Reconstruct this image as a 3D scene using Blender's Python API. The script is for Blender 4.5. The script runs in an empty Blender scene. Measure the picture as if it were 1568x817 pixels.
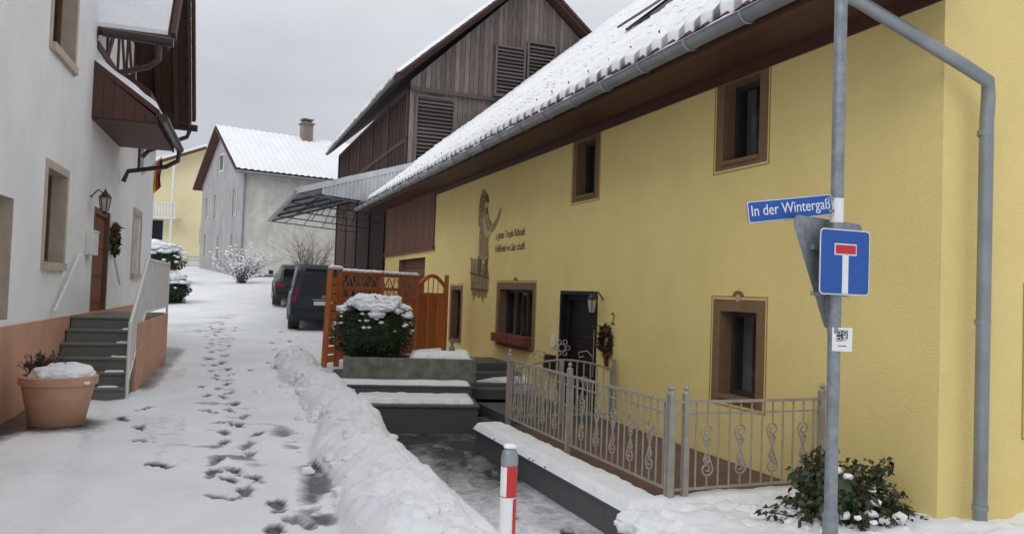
import bpy, math, random
import numpy as np
from mathutils import Vector, Matrix
random.seed(7); rng=np.random.default_rng(5)
sc=bpy.context.scene
AY=math.radians(21.3); AL=math.radians(18.3)
R=math.radians
# ------------------------------------------------------------------ materials
MATS={}
def nodes_new(name):
    m=bpy.data.materials.new(name); m.use_nodes=True
    nt=m.node_tree; b=nt.nodes['Principled BSDF']; MATS[name]=m
    return m,nt,b
def M(name,c1,c2=None,scale=5,rough=.8,bump=0,bscale=60,metal=0,shade=False,stretch=(1,1,1),dist=.01,alpha=1,coat=0,rv=0.0,spec=.5,c3=None,big=0):
    m,nt,b=nodes_new(name); N=nt.nodes; L=nt.links
    tc=N.new('ShaderNodeTexCoord'); mp=N.new('ShaderNodeMapping'); mp.inputs['Scale'].default_value=stretch
    L.new(tc.outputs['Object'],mp.inputs['Vector'])
    if c2 is None: c2=tuple(x*.85 for x in c1)
    nz=N.new('ShaderNodeTexNoise'); nz.inputs['Scale'].default_value=scale; nz.inputs['Detail'].default_value=6; nz.inputs['Roughness'].default_value=.6
    L.new(mp.outputs[0],nz.inputs['Vector'])
    cr=N.new('ShaderNodeValToRGB'); cr.color_ramp.elements[0].position=.35; cr.color_ramp.elements[1].position=.65
    cr.color_ramp.elements[0].color=(*c1,1); cr.color_ramp.elements[1].color=(*c2,1)
    if c3:
        e=cr.color_ramp.elements.new(.78); e.color=(*c3,1)
    L.new(nz.outputs['Fac'],cr.inputs['Fac']); out=cr.outputs['Color']
    if shade:
        at=N.new('ShaderNodeAttribute'); at.attribute_name='shade'
        mx=N.new('ShaderNodeMix'); mx.data_type='RGBA'; mx.blend_type='MULTIPLY'; mx.inputs['Factor'].default_value=1
        L.new(out,mx.inputs['A']); L.new(at.outputs['Color'],mx.inputs['B']); out=mx.outputs['Result']
    if big:
        m2=N.new('ShaderNodeMapping'); m2.inputs['Scale'].default_value=(.8,.8,.45); L.new(tc.outputs['Object'],m2.inputs['Vector'])
        n4=N.new('ShaderNodeTexNoise'); n4.inputs['Scale'].default_value=1.6; n4.inputs['Detail'].default_value=7; n4.inputs['Roughness'].default_value=.65
        L.new(m2.outputs[0],n4.inputs['Vector'])
        r4=N.new('ShaderNodeValToRGB'); r4.color_ramp.elements[0].position=.32; r4.color_ramp.elements[1].position=.6
        v=1-big; r4.color_ramp.elements[0].color=(v,v,v*.98,1); r4.color_ramp.elements[1].color=(1,1,1,1)
        L.new(n4.outputs['Fac'],r4.inputs['Fac'])
        mz=N.new('ShaderNodeMix'); mz.data_type='RGBA'; mz.blend_type='MULTIPLY'; mz.inputs['Factor'].default_value=1
        L.new(out,mz.inputs['A']); L.new(r4.outputs['Color'],mz.inputs['B']); out=mz.outputs['Result']
    L.new(out,b.inputs['Base Color'])
    b.inputs['Roughness'].default_value=rough; b.inputs['Metallic'].default_value=metal; b.inputs['Alpha'].default_value=alpha
    b.inputs['Specular IOR Level'].default_value=spec
    b.inputs['Coat Weight'].default_value=coat
    if rv:
        mr=N.new('ShaderNodeMapRange'); mr.inputs['To Min'].default_value=max(0,rough-rv); mr.inputs['To Max'].default_value=min(1,rough+rv)
        L.new(nz.outputs['Fac'],mr.inputs['Value']); L.new(mr.outputs[0],b.inputs['Roughness'])
    if bump:
        n2=N.new('ShaderNodeTexNoise'); n2.inputs['Scale'].default_value=bscale; n2.inputs['Detail'].default_value=4
        L.new(mp.outputs[0],n2.inputs['Vector'])
        bp=N.new('ShaderNodeBump'); bp.inputs['Strength'].default_value=bump; bp.inputs['Distance'].default_value=dist
        L.new(n2.outputs['Fac'],bp.inputs['Height']); L.new(bp.outputs[0],b.inputs['Normal'])
    return m
def wetmat(name,snow1,snow2,mid,dark,amp=.6,nscale=6,wetrough=.25,fine=30):
    m,nt,b=nodes_new(name); N=nt.nodes; L=nt.links
    tc=N.new('ShaderNodeTexCoord'); at=N.new('ShaderNodeAttribute'); at.attribute_name='wet'
    nz=N.new('ShaderNodeTexNoise'); nz.inputs['Scale'].default_value=nscale; nz.inputs['Detail'].default_value=9; nz.inputs['Roughness'].default_value=.7
    L.new(tc.outputs['Object'],nz.inputs['Vector'])
    a=N.new('ShaderNodeMath'); a.operation='MULTIPLY_ADD'; a.inputs[1].default_value=amp; a.inputs[2].default_value=-amp*.5
    L.new(nz.outputs['Fac'],a.inputs[0])
    s=N.new('ShaderNodeMath'); s.operation='ADD'; L.new(a.outputs[0],s.inputs[0]); L.new(at.outputs['Fac'],s.inputs[1])
    cr=N.new('ShaderNodeValToRGB'); E=cr.color_ramp.elements
    E[0].position=.18; E[0].color=(*snow1,1); E[1].position=.8; E[1].color=(*dark,1)
    e=E.new(.5); e.color=(*mid,1)
    L.new(s.outputs[0],cr.inputs['Fac'])
    n3=N.new('ShaderNodeTexNoise'); n3.inputs['Scale'].default_value=.9; n3.inputs['Detail'].default_value=5
    L.new(tc.outputs['Object'],n3.inputs['Vector'])
    mx=N.new('ShaderNodeMix'); mx.data_type='RGBA'; mx.blend_type='MULTIPLY'; mx.inputs['Factor'].default_value=1
    r2=N.new('ShaderNodeValToRGB'); r2.color_ramp.elements[0].position=.35; r2.color_ramp.elements[1].position=.6
    q=tuple(y/x for x,y in zip(snow1,snow2)); r2.color_ramp.elements[0].color=(*q,1); r2.color_ramp.elements[1].color=(1,1,1,1)
    L.new(n3.outputs['Fac'],r2.inputs['Fac']); L.new(cr.outputs['Color'],mx.inputs['A']); L.new(r2.outputs['Color'],mx.inputs['B'])
    L.new(mx.outputs['Result'],b.inputs['Base Color'])
    rr=N.new('ShaderNodeMapRange'); rr.inputs['From Min'].default_value=.3; rr.inputs['From Max'].default_value=.9; rr.inputs['To Min'].default_value=.75; rr.inputs['To Max'].default_value=wetrough
    L.new(s.outputs[0],rr.inputs['Value']); L.new(rr.outputs[0],b.inputs['Roughness'])
    n2=N.new('ShaderNodeTexNoise'); n2.inputs['Scale'].default_value=fine; n2.inputs['Detail'].default_value=6
    L.new(tc.outputs['Object'],n2.inputs['Vector'])
    bp=N.new('ShaderNodeBump'); bp.inputs['Strength'].default_value=.55; bp.inputs['Distance'].default_value=.018
    L.new(n2.outputs['Fac'],bp.inputs['Height']); L.new(bp.outputs[0],b.inputs['Normal'])
M('snow',(.86,.88,.91),(.78,.81,.85),3,.7,.5,25,dist=.02)
wetmat('ground_snow',(.83,.85,.89),(.74,.765,.81),(.38,.39,.41),(.055,.057,.06),.75,11)
wetmat('roof_snow',(.87,.89,.92),(.82,.845,.89),(.45,.45,.46),(.07,.055,.05),.35,9,.6)
M('yellow_stucco',(.85,.69,.285),(.81,.65,.26),1.3,.9,1.0,70,dist=.014,big=.05)
M('white_stucco',(.84,.85,.87),(.77,.78,.80),1.1,.9,.9,45,dist=.014,big=.06)
M('grey_stucco',(.42,.42,.43),(.34,.34,.35),1.0,.9,.6,30,big=.2)
M('old_white_stucco',(.86,.84,.78),(.68,.66,.61),1.4,.9,.6,30,big=.22)
M('pale_stucco',(.85,.76,.48),(.78,.69,.42),1.0,.9)
M('salmon_plinth',(.56,.31,.21),(.50,.27,.18),2,.85,.5,60,big=.12)
M('brown_paint',(.21,.125,.065),(.17,.10,.05),8,.8,.5,70)
M('ochre_line',(.42,.27,.08),(.36,.22,.06),10,.8)
M('beige_trim',(.50,.42,.34),(.43,.36,.29),6,.8,.3,60)
M('win_frame',(.035,.025,.02),(.05,.035,.028),10,.45)
M('wood_frame',(.16,.08,.04),(.12,.06,.03),10,.5)
M('white_frame',(.75,.75,.75),(.68,.68,.68),6,.4)
M('glass',(.015,.018,.022),(.02,.024,.03),2,.04,alpha=.62)
M('curtain',(.6,.59,.56),(.45,.44,.42),3,.9)
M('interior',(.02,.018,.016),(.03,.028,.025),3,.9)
M('soffit',(.085,.034,.02),(.06,.024,.015),6,.6,.3,20,stretch=(1,8,1))
M('wood_red',(.17,.06,.028),(.12,.042,.02),3,.7,.4,10,shade=True,stretch=(6,6,.6))
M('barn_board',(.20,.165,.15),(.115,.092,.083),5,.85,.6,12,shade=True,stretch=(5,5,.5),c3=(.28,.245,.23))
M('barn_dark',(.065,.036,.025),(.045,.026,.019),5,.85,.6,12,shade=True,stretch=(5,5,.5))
M('orange_wood',(.48,.14,.035),(.34,.09,.022),6,.5,.3,20,shade=True,stretch=(3,3,.6))
M('zinc',(.30,.325,.35),(.23,.25,.275),3,.45,.1,30,metal=.5,rv=.12)
M('galv',(.30,.33,.36),(.20,.225,.25),16,.5,.15,60,metal=.45,rv=.1)
M('fence_paint',(.36,.33,.30),(.29,.26,.235),12,.5,metal=.1)
M('granite',(.12,.125,.127),(.055,.058,.06),70,.55,.2,120,c3=(.26,.27,.275))
M('granite_green',(.20,.21,.19),(.12,.128,.115),60,.65,.2,100,c3=(.3,.31,.3),big=.2)
M('concrete_trough',(.24,.24,.21),(.13,.13,.11),6,.9,.6,50,big=.3)
M('terrace_tile',(.16,.09,.07),(.11,.065,.05),6,.7)
M('terracotta',(.56,.33,.23),(.47,.27,.18),4,.75,.2,40,big=.15)
M('dirt',(.05,.035,.025),(.08,.06,.045),10,.95,.8,40,dist=.03)
M('leaf_dark',(.035,.06,.02),(.02,.04,.014),6,.5,shade=True)
M('leaf_mix',(.04,.065,.022),(.085,.035,.022),7,.4,shade=True)
M('twig',(.12,.08,.055),(.08,.055,.04),6,.9)
M('white_metal',(.72,.72,.70),(.62,.62,.6),6,.5)
M('brown_metal',(.045,.03,.027),(.035,.022,.02),6,.4)
M('blue_sign',(.012,.085,.38),(.010,.075,.34),5,.35,rv=.05)
M('white_sign',(.78,.79,.8),(.72,.73,.74),6,.4)
M('red_sign',(.55,.02,.025),(.48,.018,.02),6,.4)
M('black',(.012,.012,.013),(.02,.02,.02),5,.4)
M('door_black',(.012,.012,.013),(.018,.018,.02),5,.5,spec=.2)
M('rubber',(.02,.02,.02),(.03,.03,.03),8,.85)
M('car_paint',(.018,.026,.042),(.024,.032,.05),2,.4,coat=.1,spec=.3)
M('car_paint2',(.02,.02,.022),(.026,.026,.028),2,.4,coat=.1,spec=.3)
M('car_glass',(.008,.009,.010),(.012,.013,.014),2,.1,spec=.35)
M('red_lens',(.35,.01,.008),(.25,.008,.006),2,.2)
M('plate',(.7,.7,.66),(.6,.6,.58),4,.5)
M('chrome',(.5,.5,.5),(.45,.45,.45),4,.2,metal=.9)
M('corrugated',(.56,.59,.61),(.45,.48,.50),4,.55,big=.2)
M('steel_dark',(.10,.105,.11),(.14,.145,.15),5,.6)
M('mural',(.16,.11,.06),(.50,.38,.17),22,.9)
M('mural_dark',(.07,.045,.028),(.2,.14,.07),25,.9)
M('mural_light',(.45,.34,.16),(.6,.46,.2),18,.9)
M('gold',(.65,.42,.03),(.6,.38,.03),4,.7)
M('wreath_mat',(.08,.05,.02),(.14,.03,.02),20,.9)
M('tile_red',(.10,.035,.025),(.06,.025,.02),8,.7,.3,30)
M('box_red',(.20,.045,.03),(.16,.035,.025),8,.7)
M('chimney_brick',(.30,.24,.19),(.2,.155,.12),8,.9,.5,20)
M('lantern_glass',(.4,.36,.28),(.35,.3,.22),4,.2)
# ------------------------------------------------------------------ helpers
def empty(name,rot=0,loc=(0,0,0)):
    e=bpy.data.objects.new(name,None); sc.collection.objects.link(e); e.rotation_euler=(0,0,rot); e.location=loc; e.empty_display_size=.2; return e
class MB:
    def __init__(s): s.v=[];s.f=[];s.m=[];s.sh=[];s.mats=[]; s.cs=1.0
    def mi(s,n):
        if n not in s.mats: s.mats.append(n)
        return s.mats.index(n)
    def add(s,pts,faces,mat):
        o=len(s.v); s.v+=[tuple(p) for p in pts]; i=s.mi(mat)
        for f in faces: s.f.append(tuple(o+k for k in f)); s.m.append(i); s.sh.append(s.cs)
    def poly(s,pts,mat): s.add(pts,[tuple(range(len(pts)))],mat)
    def hexa(s,p,mat): s.add(p,[(0,3,2,1),(4,5,6,7),(0,1,5,4),(1,2,6,5),(2,3,7,6),(3,0,4,7)],mat)
    def box(s,x0,x1,y0,y1,z0,z1,mat):
        s.hexa([(x0,y0,z0),(x1,y0,z0),(x1,y1,z0),(x0,y1,z0),(x0,y0,z1),(x1,y0,z1),(x1,y1,z1),(x0,y1,z1)],mat)
    def beam(s,a,b,w,h,mat,up=(0,0,1)):
        a=Vector(a);b=Vector(b);d=(b-a).normalized();u=Vector(up)
        if abs(d.dot(u))>.99:u=Vector((1,0,0))
        r=d.cross(u).normalized();u=r.cross(d)
        P=[]
        for c in (a,b):
            for sx,sy in((-1,-1),(1,-1),(1,1),(-1,1)): P.append(c+r*sx*w/2+u*sy*h/2)
        s.hexa(P,mat)
    def tube(s,pts,r,mat,n=8,caps=True):
        pts=[Vector(p) for p in pts]; k=len(pts); P=[];F=[]
        rr=r if isinstance(r,(list,tuple)) else [r]*k
        prev=None
        for i in range(k):
            d=(pts[min(i+1,k-1)]-pts[max(i-1,0)]).normalized()
            if prev is None:
                u=Vector((0,0,1)) if abs(d.z)<.9 else Vector((1,0,0)); a=d.cross(u).normalized()
            else:
                a=prev-d*prev.dot(d); a=a.normalized() if a.length>1e-6 else d.orthogonal().normalized()
            prev=a; b=d.cross(a)
            for j in range(n):
                t=2*math.pi*j/n; P.append(pts[i]+(a*math.cos(t)+b*math.sin(t))*rr[i])
        for i in range(k-1):
            for j in range(n): F.append((i*n+j,i*n+(j+1)%n,(i+1)*n+(j+1)%n,(i+1)*n+j))
        if caps: F.append(tuple(range(n))[::-1]); F.append(tuple((k-1)*n+j for j in range(n)))
        s.add(P,F,mat)
    def lathe(s,prof,c,mat,n=24):
        P=[];F=[]
        for r,z in prof:
            for j in range(n):
                t=2*math.pi*j/n; P.append((c[0]+r*math.cos(t),c[1]+r*math.sin(t),c[2]+z))
        for i in range(len(prof)-1):
            for j in range(n): F.append((i*n+j,i*n+(j+1)%n,(i+1)*n+(j+1)%n,(i+1)*n+j))
        F.append(tuple(range(n))[::-1]); F.append(tuple((len(prof)-1)*n+j for j in range(n)))
        s.add(P,F,mat)
    def obj(s,name,parent=None,smooth=None,bevel=0,seg=2):
        me=bpy.data.meshes.new(name); me.from_pydata(s.v,[],s.f)
        for n in s.mats: me.materials.append(MATS[n])
        me.polygons.foreach_set('material_index',s.m)
        a=me.color_attributes.new('shade','FLOAT_COLOR','CORNER')
        tot=np.array([p.loop_total for p in me.polygons]); sh=np.repeat(np.array(s.sh),tot)
        a.data.foreach_set('color',np.stack([sh,sh,sh,np.ones_like(sh)],1).ravel().astype(np.float32))
        import bmesh
        bm=bmesh.new(); bm.from_mesh(me); bmesh.ops.recalc_face_normals(bm,faces=bm.faces); bm.to_mesh(me); bm.free()
        if smooth: me.shade_smooth(); me.set_sharp_from_angle(angle=R(smooth))
        o=bpy.data.objects.new(name,me); sc.collection.objects.link(o)
        if parent: o.parent=parent
        if bevel:
            md=o.modifiers.new('bev','BEVEL'); md.width=bevel; md.segments=seg; md.limit_method='ANGLE'; md.angle_limit=R(40)
        return o
def fr(x): return x-np.floor(x)
def vn(x,y,sd=0.):
    xi=np.floor(x);yi=np.floor(y);fx=x-xi;fy=y-yi;fx=fx*fx*(3-2*fx);fy=fy*fy*(3-2*fy)
    h=lambda a,b: fr(np.sin(a*127.1+b*311.7+sd*74.7)*43758.5453)
    return (h(xi,yi)*(1-fx)+h(xi+1,yi)*fx)*(1-fy)+(h(xi,yi+1)*(1-fx)+h(xi+1,yi+1)*fx)*fy
def fbm(x,y,sd=0.,o=4):
    r=0;a=.5;t=0
    for i in range(o): r=r+a*vn(x*2**i,y*2**i,sd+i*3.3);t+=a;a*=.5
    return r/t
def sst(a,b,x):
    t=np.clip((x-a)/(b-a),0,1);return t*t*(3-2*t)
def grid_obj(name,P,mat,parent=None,wet=None,smooth=True):
    n,m=P.shape[:2]; me=bpy.data.meshes.new(name)
    me.vertices.add(n*m); me.vertices.foreach_set('co',P.reshape(-1).astype(np.float32))
    i=np.arange(n*m).reshape(n,m); q=np.stack([i[:-1,:-1],i[1:,:-1],i[1:,1:],i[:-1,1:]],-1).reshape(-1,4)
    me.loops.add(q.size); me.loops.foreach_set('vertex_index',q.ravel().astype(np.int32))
    me.polygons.add(len(q)); me.polygons.foreach_set('loop_start',(np.arange(len(q))*4).astype(np.int32))
    me.update(calc_edges=True); me.validate()
    me.materials.append(MATS[mat])
    if wet is not None:
        a=me.attributes.new('wet','FLOAT','POINT'); a.data.foreach_set('value',wet.ravel().astype(np.float32))
    if smooth: me.shade_smooth()
    o=bpy.data.objects.new(name,me); sc.collection.objects.link(o)
    if parent:o.parent=parent
    return o
def snow_slab(name,parent,x0,x1,y0,y1,z,h,sd=0,res=.03,edge=.07,fn=None,rag=.04):
    nx=max(8,int((x1-x0)/res)); ny=max(8,int((y1-y0)/res))
    X,Y=np.meshgrid(np.linspace(x0,x1,nx),np.linspace(y0,y1,ny),indexing='ij')
    d=np.minimum(np.minimum(X-x0,x1-X),np.minimum(Y-y0,y1-Y))
    r=rag*fbm(X*9,Y*9,sd+9)
    e=np.clip((d-r)/edge,0,1); e=np.sqrt(np.clip(1-(1-e)**2,0,1))
    Z=z-.01+e*(h*(.75+.5*fbm(X*5,Y*5,sd))+.01)
    if fn is not None: Z=Z+fn(X,Y)
    return grid_obj(name,np.stack([X,Y,Z],-1),'snow',parent)
def blob(name,parent,c,r,sd=0,mat='snow',sub=4,amp=.25,fq=3.,mb=None):
    import bmesh
    bm=bmesh.new(); bmesh.ops.create_icosphere(bm,subdivisions=sub,radius=1)
    from mathutils import noise
    for v in bm.verts:
        n=noise.noise(v.co*fq+Vector((sd*7.1,sd*3.3,sd)))*amp+noise.noise(v.co*fq*2.5+Vector((sd,0,0)))*amp*.4
        v.co=v.co*(1+n)
    P=[(c[0]+v.co.x*r[0],c[1]+v.co.y*r[1],c[2]+v.co.z*r[2]) for v in bm.verts]
    bm.verts.index_update()
    mb.add(P,[tuple(v.index for v in f.verts) for f in bm.faces],mat); bm.free()
def leaves(mb,c,r,n,size,mat,sd=0,shell=.55,asp=.5,zmin=-1):
    g=np.random.default_rng(sd)
    for k in range(n):
        d=g.normal(size=3); d/=np.linalg.norm(d)
        if d[2]<zmin: d[2]=-d[2]
        lump=1+.16*math.sin(d[0]*7+sd)*math.cos(d[1]*6+d[2]*5)
        p=np.array(c)+d*np.array(r)*(shell+(1-shell)*g.random()**.5)*lump
        a=g.normal(size=3); a=a*.6+d; a/=np.linalg.norm(a); b=np.cross(a,g.normal(size=3)); b/=np.linalg.norm(b)
        s=size*(.6+.8*g.random())
        mb.cs=.5+1.0*g.random()
        mb.add([p-a*s*.5,p+b*s*asp*.5,p+a*s*.5,p-b*s*asp*.5],[(0,1,2,3)],mat)
    mb.cs=1
def fbox(mb,f,u0,u1,v0,v1,w0,w1,mat):
    mb.hexa([f(u0,v0,w0),f(u1,v0,w0),f(u1,v0,w1),f(u0,v0,w1),f(u0,v1,w0),f(u1,v1,w0),f(u1,v1,w1),f(u0,v1,w1)],mat)
def facade(mb,f,u0,u1,v0,v1,ops,mat,depth,rmat=None):
    us=sorted({u0,u1,*[o[0] for o in ops],*[o[1] for o in ops]}); vs=sorted({v0,v1,*[o[2] for o in ops],*[o[3] for o in ops]})
    for i in range(len(us)-1):
        for j in range(len(vs)-1):
            cu=(us[i]+us[i+1])/2;cv=(vs[j]+vs[j+1])/2
            if any(o[0]<cu<o[1] and o[2]<cv<o[3] for o in ops): continue
            mb.poly([f(us[i],vs[j],0),f(us[i+1],vs[j],0),f(us[i+1],vs[j+1],0),f(us[i],vs[j+1],0)],mat)
    for o in ops:
        a,b,c,d=o[:4]
        for q in ([(a,c),(a,d)],[(b,c),(b,d)],[(a,c),(b,c)],[(a,d),(b,d)]):
            mb.poly([f(*q[0],0),f(*q[1],0),f(*q[1],depth),f(*q[0],depth)],rmat or mat)
def window(mb,f,a,b,c,d,depth,fmat='win_frame',n=2,curt=True,t=.055):
    w0=depth-.05
    fbox(mb,f,a+.001,a+t,c+.001,d-.001,w0,depth+.02,fmat); fbox(mb,f,b-t,b-.001,c+.001,d-.001,w0,depth+.02,fmat)
    fbox(mb,f,a+t,b-t,c+.001,c+t,w0,depth+.02,fmat); fbox(mb,f,a+t,b-t,d-t,d-.001,w0,depth+.02,fmat)
    for k in range(1,n):
        x=a+(b-a)*k/n; fbox(mb,f,x-t*.6,x+t*.6,c+t,d-t,w0-.01,depth+.02,fmat)
    mb.poly([f(a+t,c+t,depth-.01),f(b-t,c+t,depth-.01),f(b-t,d-t,depth-.01),f(a+t,d-t,depth-.01)],'glass')
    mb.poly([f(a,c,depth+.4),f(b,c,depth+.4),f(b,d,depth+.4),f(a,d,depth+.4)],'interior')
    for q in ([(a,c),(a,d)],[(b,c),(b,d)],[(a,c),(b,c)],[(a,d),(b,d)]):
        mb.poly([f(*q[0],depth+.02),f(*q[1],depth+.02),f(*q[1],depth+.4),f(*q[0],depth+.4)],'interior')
    if curt:
        for (x0,x1) in ((a+.03,a+(b-a)*.3),(b-(b-a)*.3,b-.03)):
            k=14
            for i in range(k):
                xa=x0+(x1-x0)*i/k; xb=x0+(x1-x0)*(i+1)/k
                wa=depth+.09+.02*math.sin(i*1.9); wb=depth+.09+.02*math.sin((i+1)*1.9)
                mb.poly([f(xa,c+.03,wa),f(xb,c+.03,wb),f(xb,d-.03,wb),f(xa,d-.03,wa)],'curtain')
def painted_surround(mb,f,a,b,c,d,w=.13,crown=True):
    e=-.004
    fbox(mb,f,a-w,a,c-w*.6,d+w,e,.001,'brown_paint'); fbox(mb,f,b,b+w,c-w*.6,d+w,e,.001,'brown_paint')
    fbox(mb,f,a,b,d,d+w,e,.001,'brown_paint'); fbox(mb,f,a,b,c-w*.6,c,e,.001,'brown_paint')
    g=.035; l=.013; A=a-w-g;B=b+w+g;C=c-w*.6-g;D=d+w+g; m=(A+B)/2
    for (x0,x1,y0,y1) in ((A,A+l,C,D),(B-l,B,C,D),(A+l,B-l,C,C+l),(A+l,m-.1,D-l,D),(m+.1,B-l,D-l,D)): fbox(mb,f,x0,x1,y0,y1,e-.002,.001,'ochre_line')
    if crown:
        P=[f(m+.1*math.cos(t),D-.01+.07*math.sin(t),e-.003) for t in np.linspace(0,math.pi,12)]
        mb.poly(P,'brown_paint')
        P=[f(m+.04*math.cos(t),D-.02+.04*math.sin(t),e-.005) for t in np.linspace(0,2*math.pi,14)[:-1]]
        mb.poly(P,'mural_light')
    fbox(mb,f,a-.01,b+.01,c-.03,c+.012,-.03,.04,'brown_paint')
def text(body,size,mat,parent,mtx,ext=.001,sx=1,align='CENTER'):
    cu=bpy.data.curves.new('text_'+body[:6],'FONT'); cu.body=body; cu.size=size; cu.extrude=ext; cu.align_x=align; cu.align_y='CENTER'
    cu.materials.append(MATS[mat]); o=bpy.data.objects.new('lettering',cu); sc.collection.objects.link(o)
    o.parent=parent; o.matrix_local=mtx@Matrix.Diagonal((sx,1,1,1)); return o
# ------------------------------------------------------------------ ground
def ground_arrays():
    xs=np.concatenate([-np.geomspace(9,500,28)[::-1],np.arange(-8.6,4.6,.036),np.geomspace(5,500,28)])
    ys=np.concatenate([np.linspace(-200,2,12),np.arange(3.2,13.5,.036),np.arange(13.5,24,.09),np.arange(24,60,.5),np.geomspace(60,900,25)])
    return np.meshgrid(xs,ys,indexing='ij')
def Sprof(Y): return np.interp(Y,[-300,5,12,22,30,40,50,80,2000],[0,0,.1,.35,.88,1.78,2.5,3.6,3.6])
def footlist():
    F=[]
    def trail(pl,step,off,j=.04,sd=1,skip=.0):
        g=np.random.default_rng(sd); pl=np.array(pl,float); seg=np.linalg.norm(np.diff(pl,axis=0),axis=1); T=np.concatenate([[0],np.cumsum(seg)])
        k=0;t=0
        while t<T[-1]:
            x=np.interp(t,T,pl[:,0]);y=np.interp(t,T,pl[:,1]);x2=np.interp(t+.1,T,pl[:,0]);y2=np.interp(t+.1,T,pl[:,1])
            if t+.1>T[-1]: break
            a=math.atan2(y2-y,x2-x); s=1 if k%2 else -1
            if g.random()>skip:
                F.append((x-math.sin(a)*off*s+g.normal()*j,y+math.cos(a)*off*s+g.normal()*j,a+g.normal()*.3+.12*s,.7+.4*g.random(),g.uniform(.95,1.3)))
            t+=step*(.8+.5*g.random());k+=1
    trail([(-.8,4.0),(-1.3,4.9),(-1.9,6.0),(-2.55,7.3),(-3.1,9),(-3.9,10.6),(-4.8,13),(-6,15.7),(-7.6,20),(-10,27)],.42,.11,.06,sd=2)
    trail([(-1.0,4.2),(-1.55,5.2),(-2.3,6.2),(-2.7,7.6),(-3.6,9.4),(-4.2,11.4),(-5.4,14)],.55,.12,.08,sd=4,skip=.15)
    trail([(-2.4,6.3),(-3.1,6.9),(-3.7,7.9),(-4.4,9.0),(-4.95,10.4)],.55,.14,.06,sd=6,skip=.1)
    trail([(-5.3,14),(-6.6,18),(-8.0,22)],.5,.12,.06,sd=9,skip=.2)
    trail([(-4.3,15),(-5.2,18),(-6.3,22)],.55,.2,.1,sd=19,skip=.2)
    trail([(-4.2,12.5),(-4.1,14.5),(-4.9,17)],.6,.2,.1,sd=29,skip=.2)
    trail([(.75,5.6),(.3,6.8),(-.2,8.4),(-.8,10.3)],.5,.12,sd=5,skip=.1)
    return F
X,Y=ground_arrays()
p=.932*X+.363*Y; s=-.363*X+.932*Y
q=-.949*X-.314*Y
near=((Y>2)&(Y<30)&(X>-14)&(X<6)).astype(float)
Z=Sprof(Y)+near*(.02*(fbm(X*1.7,Y*1.7,3)-.5)+.02*(fbm(X*8,Y*8,1)-.5))
wet=np.zeros_like(Z)
for pc in (.35,-1.1):
    tr=np.exp(-((p-pc-.12*np.sin(s*.35))/.13)**2)*near
    Z-=.014*tr; wet+=.13*tr*fbm(X*2,Y*.8,7)*1.4
wet+=near*.20*sst(.5,.74,fbm(p*2.6,s*.45,13))*sst(-2.0,-.4,p)*(.4+.6*fbm(p*9,s*2,14))
wet+=near*.10*sst(.5,.7,fbm(p*1.2,s*1.1,18))
wet+=near*.12*sst(10,13,Y)*sst(.45,.65,fbm(p*3.5,s*1.4,23))
pf=sst(1.82,2.1,p)*(1-sst(12.4,13.6,Y))
pl=np.where(s>5,-.4,-.4+.25*np.clip((5-s)/3,0,1))
mound=sst(3.0,3.35,p)*(1-sst(5.15,5.42,s))
pl=pl+mound*(.22+.14*fbm(X*2.5,Y*2.5,21)+.06*fbm(X*9,Y*9,22))
Z=Z*(1-pf)+(pl+.012*fbm(X*8,Y*8,4))*pf
wet+=pf*(1-mound)*(.20+.58*sst(6.8,9.5,Y))*(.5+1.0*fbm(X*2.2,Y*1.1,17))*near
cen=1.42+.10*np.sin(s*.8)+.05*np.sin(s*2.3)+.025*np.clip(s-8,0,8)
bw=.33+.14*(fbm(s*1.5,p*0,31)-.5)+.012*np.clip(12-s,0,8)
bk=np.clip(1-((p-cen)/bw)**2,0,1)**.6*(1-sst(15.6,16.6,s))*sst(-2,0,s)
lump=.09+.12*fbm(X*2.6,Y*2.6,33)+.12*np.abs(fbm(X*8,Y*8,35)-.5)*2+.05*fbm(X*22,Y*22,36)
Z+=bk*lump*near
sh_=sst(1.5,1.7,p)*(1-sst(1.9,2.1,p))*near
Z+=sh_*.05*fbm(X*5,Y*5,61)*(1-sst(15,16,s))
wet*=(1-np.clip(bk*3,0,1))
stk=np.exp(-((p-.86-.08*np.sin(s*2))/.13)**2)*sst(4.6,5.4,Y)*(1-sst(7.8,9.2,Y))
wet+=stk*.85*sst(.4,.6,fbm(X*3.2,Y*3.2,41))*(1-np.clip(bk*4,0,1)); Z-=stk*.01
st2=np.exp(-((p-.2)/.5)**2)*near*sst(6.5,7,Y)*(1-sst(9.5,10.5,Y))
wet+=st2*.5*sst(.62,.72,fbm(X*1.6,Y*5,43))
wet+=near*(sst(1.2,1.45,q)*sst(10.3,11,Y)*(1-sst(15,17,Y)))*.6
wet+=near*sst(2.05,2.4,q)*(1-sst(9.5,11,Y))*.9
wet+=near*.75*np.exp(-(((X+4.8)/.46)**2+((Y-8.2)/.46)**2)**2)
for fx,fy,a,st,sc_ in footlist():
    m=(np.abs(X-fx)<.3)&(np.abs(Y-fy)<.3)
    dx=(X[m]-fx)/sc_;dy=(Y[m]-fy)/sc_; u=dx*math.cos(a)+dy*math.sin(a); v=-dx*math.sin(a)+dy*math.cos(a)
    d=np.minimum(((u-.045)/.10)**2+(v/.056)**2, ((u+.10)/.052)**2+(v/.042)**2)+.8*(fbm(X[m]*22,Y[m]*22,51)-.5)
    k=1-sst(.6,1.3,d); rim=np.exp(-((d-1.6)/.45)**2)
    wet[m]=np.maximum(wet[m],k*st*.92); Z[m]+=-.026*k+.016*rim
wet=np.clip(wet,0,1)
grid_obj('ground',np.stack([X,Y,Z],-1),'ground_snow',None,wet)
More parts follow.
